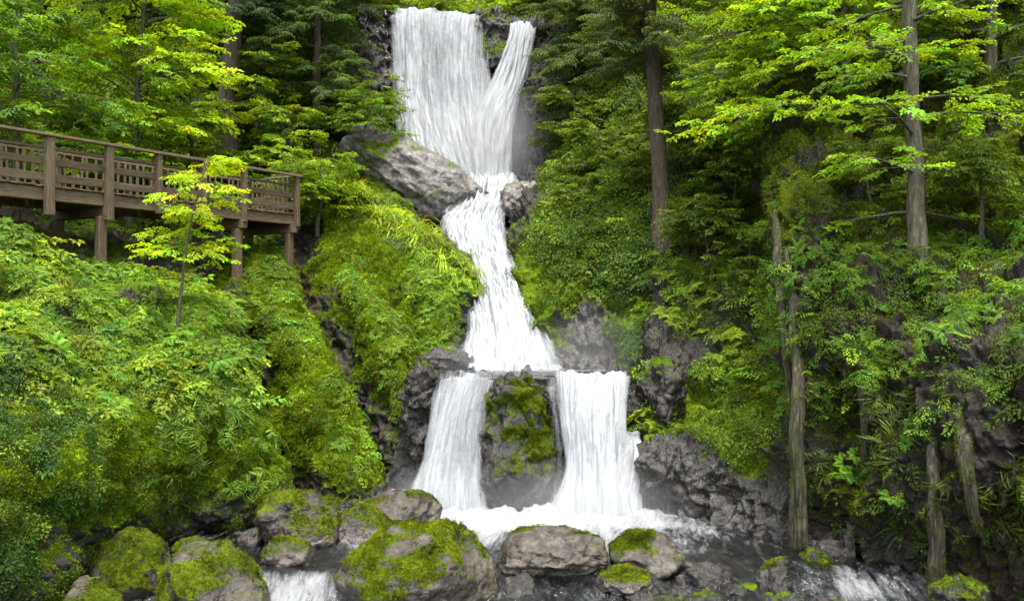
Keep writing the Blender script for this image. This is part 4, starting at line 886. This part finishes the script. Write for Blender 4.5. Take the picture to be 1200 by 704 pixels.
for k, (x, y, Y_, s, lb) in enumerate([(670,170,29.5,1.0,'leafy shrub near the right edge of the top waterfall'),(740,250,24.8,.9,'leafy shrub at the foot of the curved trunk'),(690,260,25.6,.8,'leafy shrub above the mossy rock right of the cascade'),
        (830,300,20.4,.8,'leafy shrub right of the curved trunk foot'),(860,240,21.5,.9,'leafy shrub under the beech boughs, left of the longest dead trunk'),(800,210,23.2,1.0,'leafy shrub beside the middle of the curved trunk'),
        (880,330,19.3,.7,'leafy shrub over the slope left of the pale dead trunks'),(1020,240,16.6,.7,'leafy shrub below the spreading beech'),(1150,250,15.2,.7,'leafy shrub right of the straight grey trunk'),(715,80,30.6,1.2,'leafy shrub beneath the sweeping conifer')]):
    copytree(sr, W(x, y, Y_), k*1.3, s, lb, 'leafy shrubs on the right slope')
# ferns one can tell apart
fern_me = None
def fern(loc, s, rz, label, col=(.10,.215,.014)):
    o = leafobj('fern', merge(T_FERN[:1], np.zeros((1, 3)), np.eye(3)[None], 1., col), M_LEAF); o.location = loc; o.scale = (s, s, s); o.rotation_euler = (R(-22), 0, rz); return tag(o, label, 'fern', 'ferns on the right cliff')
for x, y, Y_, s, lb in [(868,440,17.6,.42,'large bright fern on the ledge left of the long pale dead trunk'),(905,455,16.6,.32,'bright fern close against the long pale dead trunk'),(1045,585,13.2,.28,'fern hanging on the dark cliff above the right rapids'),
        (985,560,13.5,.25,'fern on a mossy knob of the cliff right of the long dead trunk'),(1130,440,12.6,.3,'fern on the cliff edge above the short dead trunk'),(1085,445,12.9,.28,'fern at the top of the low dead trunk')]:
    fern(W(x, y, Y_), s, x*.37, lb)

# dead trunks against the right cliff
def dead(label, pts, rad, seed, end=1.25):
    q = np.array([W(*p) for p in pts]); q = cr1(q, 40); b = q[-1].copy()
    q = q+np.stack([.05*fbm(q*1.3+seed, 2), .12+0*q[:, 0], 0*q[:, 0]], 1)
    rr = rad*np.interp(np.linspace(0, 1, 40), [0,.15,.5,1], [.25,.7,.95,end])*(1+.25*fbm(q*1.7+seed*5, 3))
    o = mk('dead_trunk', tubes_mesh('dead_trunk', [tube((q-b)[::-1], rr[::-1], 44, .5, .35, seed)]), M_DEAD); o.location = b
    v = np.empty(len(o.data.vertices)*3, np.float32); o.data.vertices.foreach_get('co', v); moss_fuzz(o.data, .45+.9*fbm(v.reshape(-1, 3)*1.6+seed*9, 3), 500, o, size=.02, col=(.05,.075,.006))
    return tag(o, label, 'dead trunk', 'dead trunks against the right cliff')
dead('longest pale dead trunk standing upright from the stream against the right cliff', [(925,290,15.2),(934,380,14.7),(938,480,14.25),(937,580,14.2),(940,665,14.3)], .095, 1)
dead('thin grey dead stem just left of the top of the longest dead trunk', [(912,240,16.3),(914,300,15.6),(921,380,15.0),(930,470,14.7)], .08, 2, .4)
dead('low upright dead trunk on the dark cliff near the bottom right', [(1094,460,12.9),(1096,530,12.5),(1101,610,12.3),(1103,700,12.35)], .08, 3)
dead('shortest dead trunk, leaning on the cliff nearest the right edge', [(1128,470,12.3),(1135,530,11.9),(1144,590,11.8),(1150,625,11.9)], .085, 4, .35)
dead('mossy dead stem halfway along the right cliff face', [(1008,350,14.6),(1012,420,13.9),(1018,490,13.6),(1014,560,13.7)], .08, 5, .3)

# ------------------------------------------------------------------ walkway
wroot = empty('wooden_walkway', (A0[0], A0[1], Z0)); tag(wroot, 'weathered brown wooden walkway with railings, raised on posts over the left bank', 'walkway')
def box(t0, t1, s0, s1, z0, z1, seed=0):
    """box in walkway axes: along, across, height; slightly uneven"""
    r = random.Random(seed+int(1000*(t0+3*s0+7*z0))); V = []
    for t, s, z_ in ((t0,s0,z0),(t1,s0,z0),(t1,s1,z0),(t0,s1,z0),(t0,s0,z1),(t1,s0,z1),(t1,s1,z1),(t0,s1,z1)):
        j = lambda: r.uniform(-.013, .013); q = dd*(t+j())+pp*(s+j()); V.append((q[0], q[1], z_+j()))
    return V
FB = [(0,3,2,1),(4,5,6,7),(0,1,5,4),(1,2,6,5),(2,3,7,6),(3,0,4,7)]
def boxes(name, bs, parent=wroot, bevel=.012, mat=None):
    bm = bmesh.new()
    for b in bs:
        v = [bm.verts.new(q) for q in b]
        for f in FB: bm.faces.new([v[i] for i in f])
    bmesh.ops.bevel(bm, geom=bm.edges[:], offset=bevel, segments=1, affect='EDGES')
    bmesh.ops.recalc_face_normals(bm, faces=bm.faces)
    me = bpy.data.meshes.new(name); bm.to_mesh(me); bm.free()
    co = np.empty(len(me.vertices)*3, np.float32); me.vertices.foreach_get('co', co); co = co.reshape(-1, 3)
    ext = co.max(0)-co.min(0); vert = ext[2] > 1.2*max(np.linalg.norm(ext[:2]), .01)
    al = co[:, 0]*dd[0]+co[:, 1]*dd[1]; ac = co[:, 0]*pp[0]+co[:, 1]*pp[1]; sd = rng.random()*50
    g = np.stack([al*6+sd, ac*6, co[:, 2]*.5], 1) if vert else np.stack([al*.5+sd, ac*6, co[:, 2]*6], 1)
    at = me.attributes.new('grain', 'FLOAT_VECTOR', 'POINT'); at.data.foreach_set('vector', np.ascontiguousarray(g, np.float32).ravel())
    return mk(name, me, mat or M_WOOD, parent)
T0, WID = -3.5, 1.7
tpost = [-3.2,-1.6,-.35,.93,2.25,3.47,4.70,5.93,LEN]
planks = [box(t, t+.135, -.06, WID+.06, .27, .31) for t in np.arange(T0, LEN, .145)]
boxes('deck', planks, bevel=.006)
boxes('fascia_beam', [box(T0, LEN, -.02, .07, .0, .262)]); boxes('fascia_beam', [box(T0, LEN, WID-.07, WID+.02, 0, .262)]); boxes('end_beam', [box(LEN-.09, LEN, .08, WID-.08, 0, .262)])
for t in (2.25, 5.93, LEN-.1, -.35, -3.2): boxes('cross_beam', [box(t-.09, t+.09, -.12, WID+.15, -.22, -.006)])
for i, t in enumerate(tpost):
    w = .085 if i in (3, 4) else .055
    boxes('post', [box(t-w, t+w, -.16, -.024, -.30 if i in (3, 4) else -.06, 1.27)])
    boxes('post', [box(t-.06, t+.06, WID+.024, WID+.14, -.05, 1.25)])
boxes('top_rail', [box(T0, LEN+.12, -.19, .02, 1.275, 1.325)]); boxes('top_rail', [box(T0, LEN+.1, WID, WID+.18, 1.255, 1.305)])
boxes('top_rail', [box(LEN-.06, LEN+.1, .03, WID-.02, 1.265, 1.31)])
for (z0, z1) in ((.40,.55), (.72,.86), (1.02,1.07)):
    for a, b_ in zip([T0]+tpost[:-1], tpost):
        boxes('rail', [box(a+.0, b_-.0, -.02, .025, z0+random.uniform(-.015,.015), z1+random.uniform(-.015,.015))])
    boxes('rail', [box(T0, LEN, WID-.01, WID+.02, z0, z1-.05)]); boxes('rail', [box(LEN-.03, LEN+.0, .03, WID-.02, z0, z1-.05)])
for k in range(60):
    t = T0+.2+k*(LEN-T0-.3)/60; l_ = random.uniform(-.07, .07)
    b_ = box(t, t+.05, WID-.05, WID-.015, .33, 1.25); b_ = [(q[0]+(l_*dd[0] if i > 3 else 0), q[1]+(l_*dd[1] if i > 3 else 0), q[2]) for i, q in enumerate(b_)]
    boxes('picket', [b_], bevel=.006)
for k in range(9):
    s = .16+k*.165; boxes('picket', [box(LEN-.075, LEN-.035, s, s+.05, .33, 1.26)], bevel=.006)
for t in (2.15, 5.85, LEN-.12, -.4):
    boxes('support_post', [box(t-.09, t+.09, -.02, .16, -2.2, -.225)], bevel=.015)
    boxes('support_post', [box(t-.09, t+.09, WID-.2, WID-.02, -1.4, -.225)], bevel=.015)

# ------------------------------------------------------------------ light, sky, camera
wd = bpy.data.worlds.new('World'); scene.world = wd; wd.use_nodes = True; nt = wd.node_tree; nt.nodes.clear()
sky = nt.nodes.new('ShaderNodeTexSky'); sky.sky_type = 'NISHITA'; sky.sun_disc = False
SUN_EL, SUN_AZ = R(72), R(172)        # azimuth from +Y towards +X
sky.sun_elevation = SUN_EL; sky.sun_rotation = SUN_AZ; sky.air_density = 1.2; sky.dust_density = 3.0
bg = nt.nodes.new('ShaderNodeBackground'); bg.inputs[1].default_value = .13; wo = nt.nodes.new('ShaderNodeOutputWorld')
hs = nt.nodes.new('ShaderNodeHueSaturation'); hs.inputs['Saturation'].default_value = .3; hs.inputs['Value'].default_value = 1.0
nt.links.new(sky.outputs[0], hs.inputs['Color']); nt.links.new(hs.outputs[0], bg.inputs[0]); nt.links.new(bg.outputs[0], wo.inputs[0])
sl = bpy.data.lights.new('sun', 'SUN'); sl.energy = 1.5; sl.angle = R(14); sl.color = (1, .96, .88)
so_ = bpy.data.objects.new('sun', sl); COL.objects.link(so_)
dv = Vector((math.sin(SUN_AZ)*math.cos(SUN_EL), math.cos(SUN_AZ)*math.cos(SUN_EL), math.sin(SUN_EL)))
so_.rotation_euler = (-dv).to_track_quat('-Z', 'Y').to_euler(); so_.location = dv*60
cd = bpy.data.cameras.new('camera'); cam = bpy.data.objects.new('camera', cd); COL.objects.link(cam)
cam.location = (0, 0, CAMZ); cam.rotation_euler = (R(90), 0, 0); cd.sensor_width = 36; cd.lens = 36*F0/1200; cd.clip_end = 2000
scene.camera = cam
scene.view_settings.view_transform = 'Standard'; scene.view_settings.look = 'None'; scene.view_settings.gamma = 1; scene.view_settings.exposure = 2.2
scene.cycles.transparent_max_bounces = 16; scene.cycles.max_bounces = 6; scene.cycles.diffuse_bounces = 3
scene.cycles.use_denoising = True; scene.cycles.caustics_reflective = False; scene.cycles.caustics_refractive = False
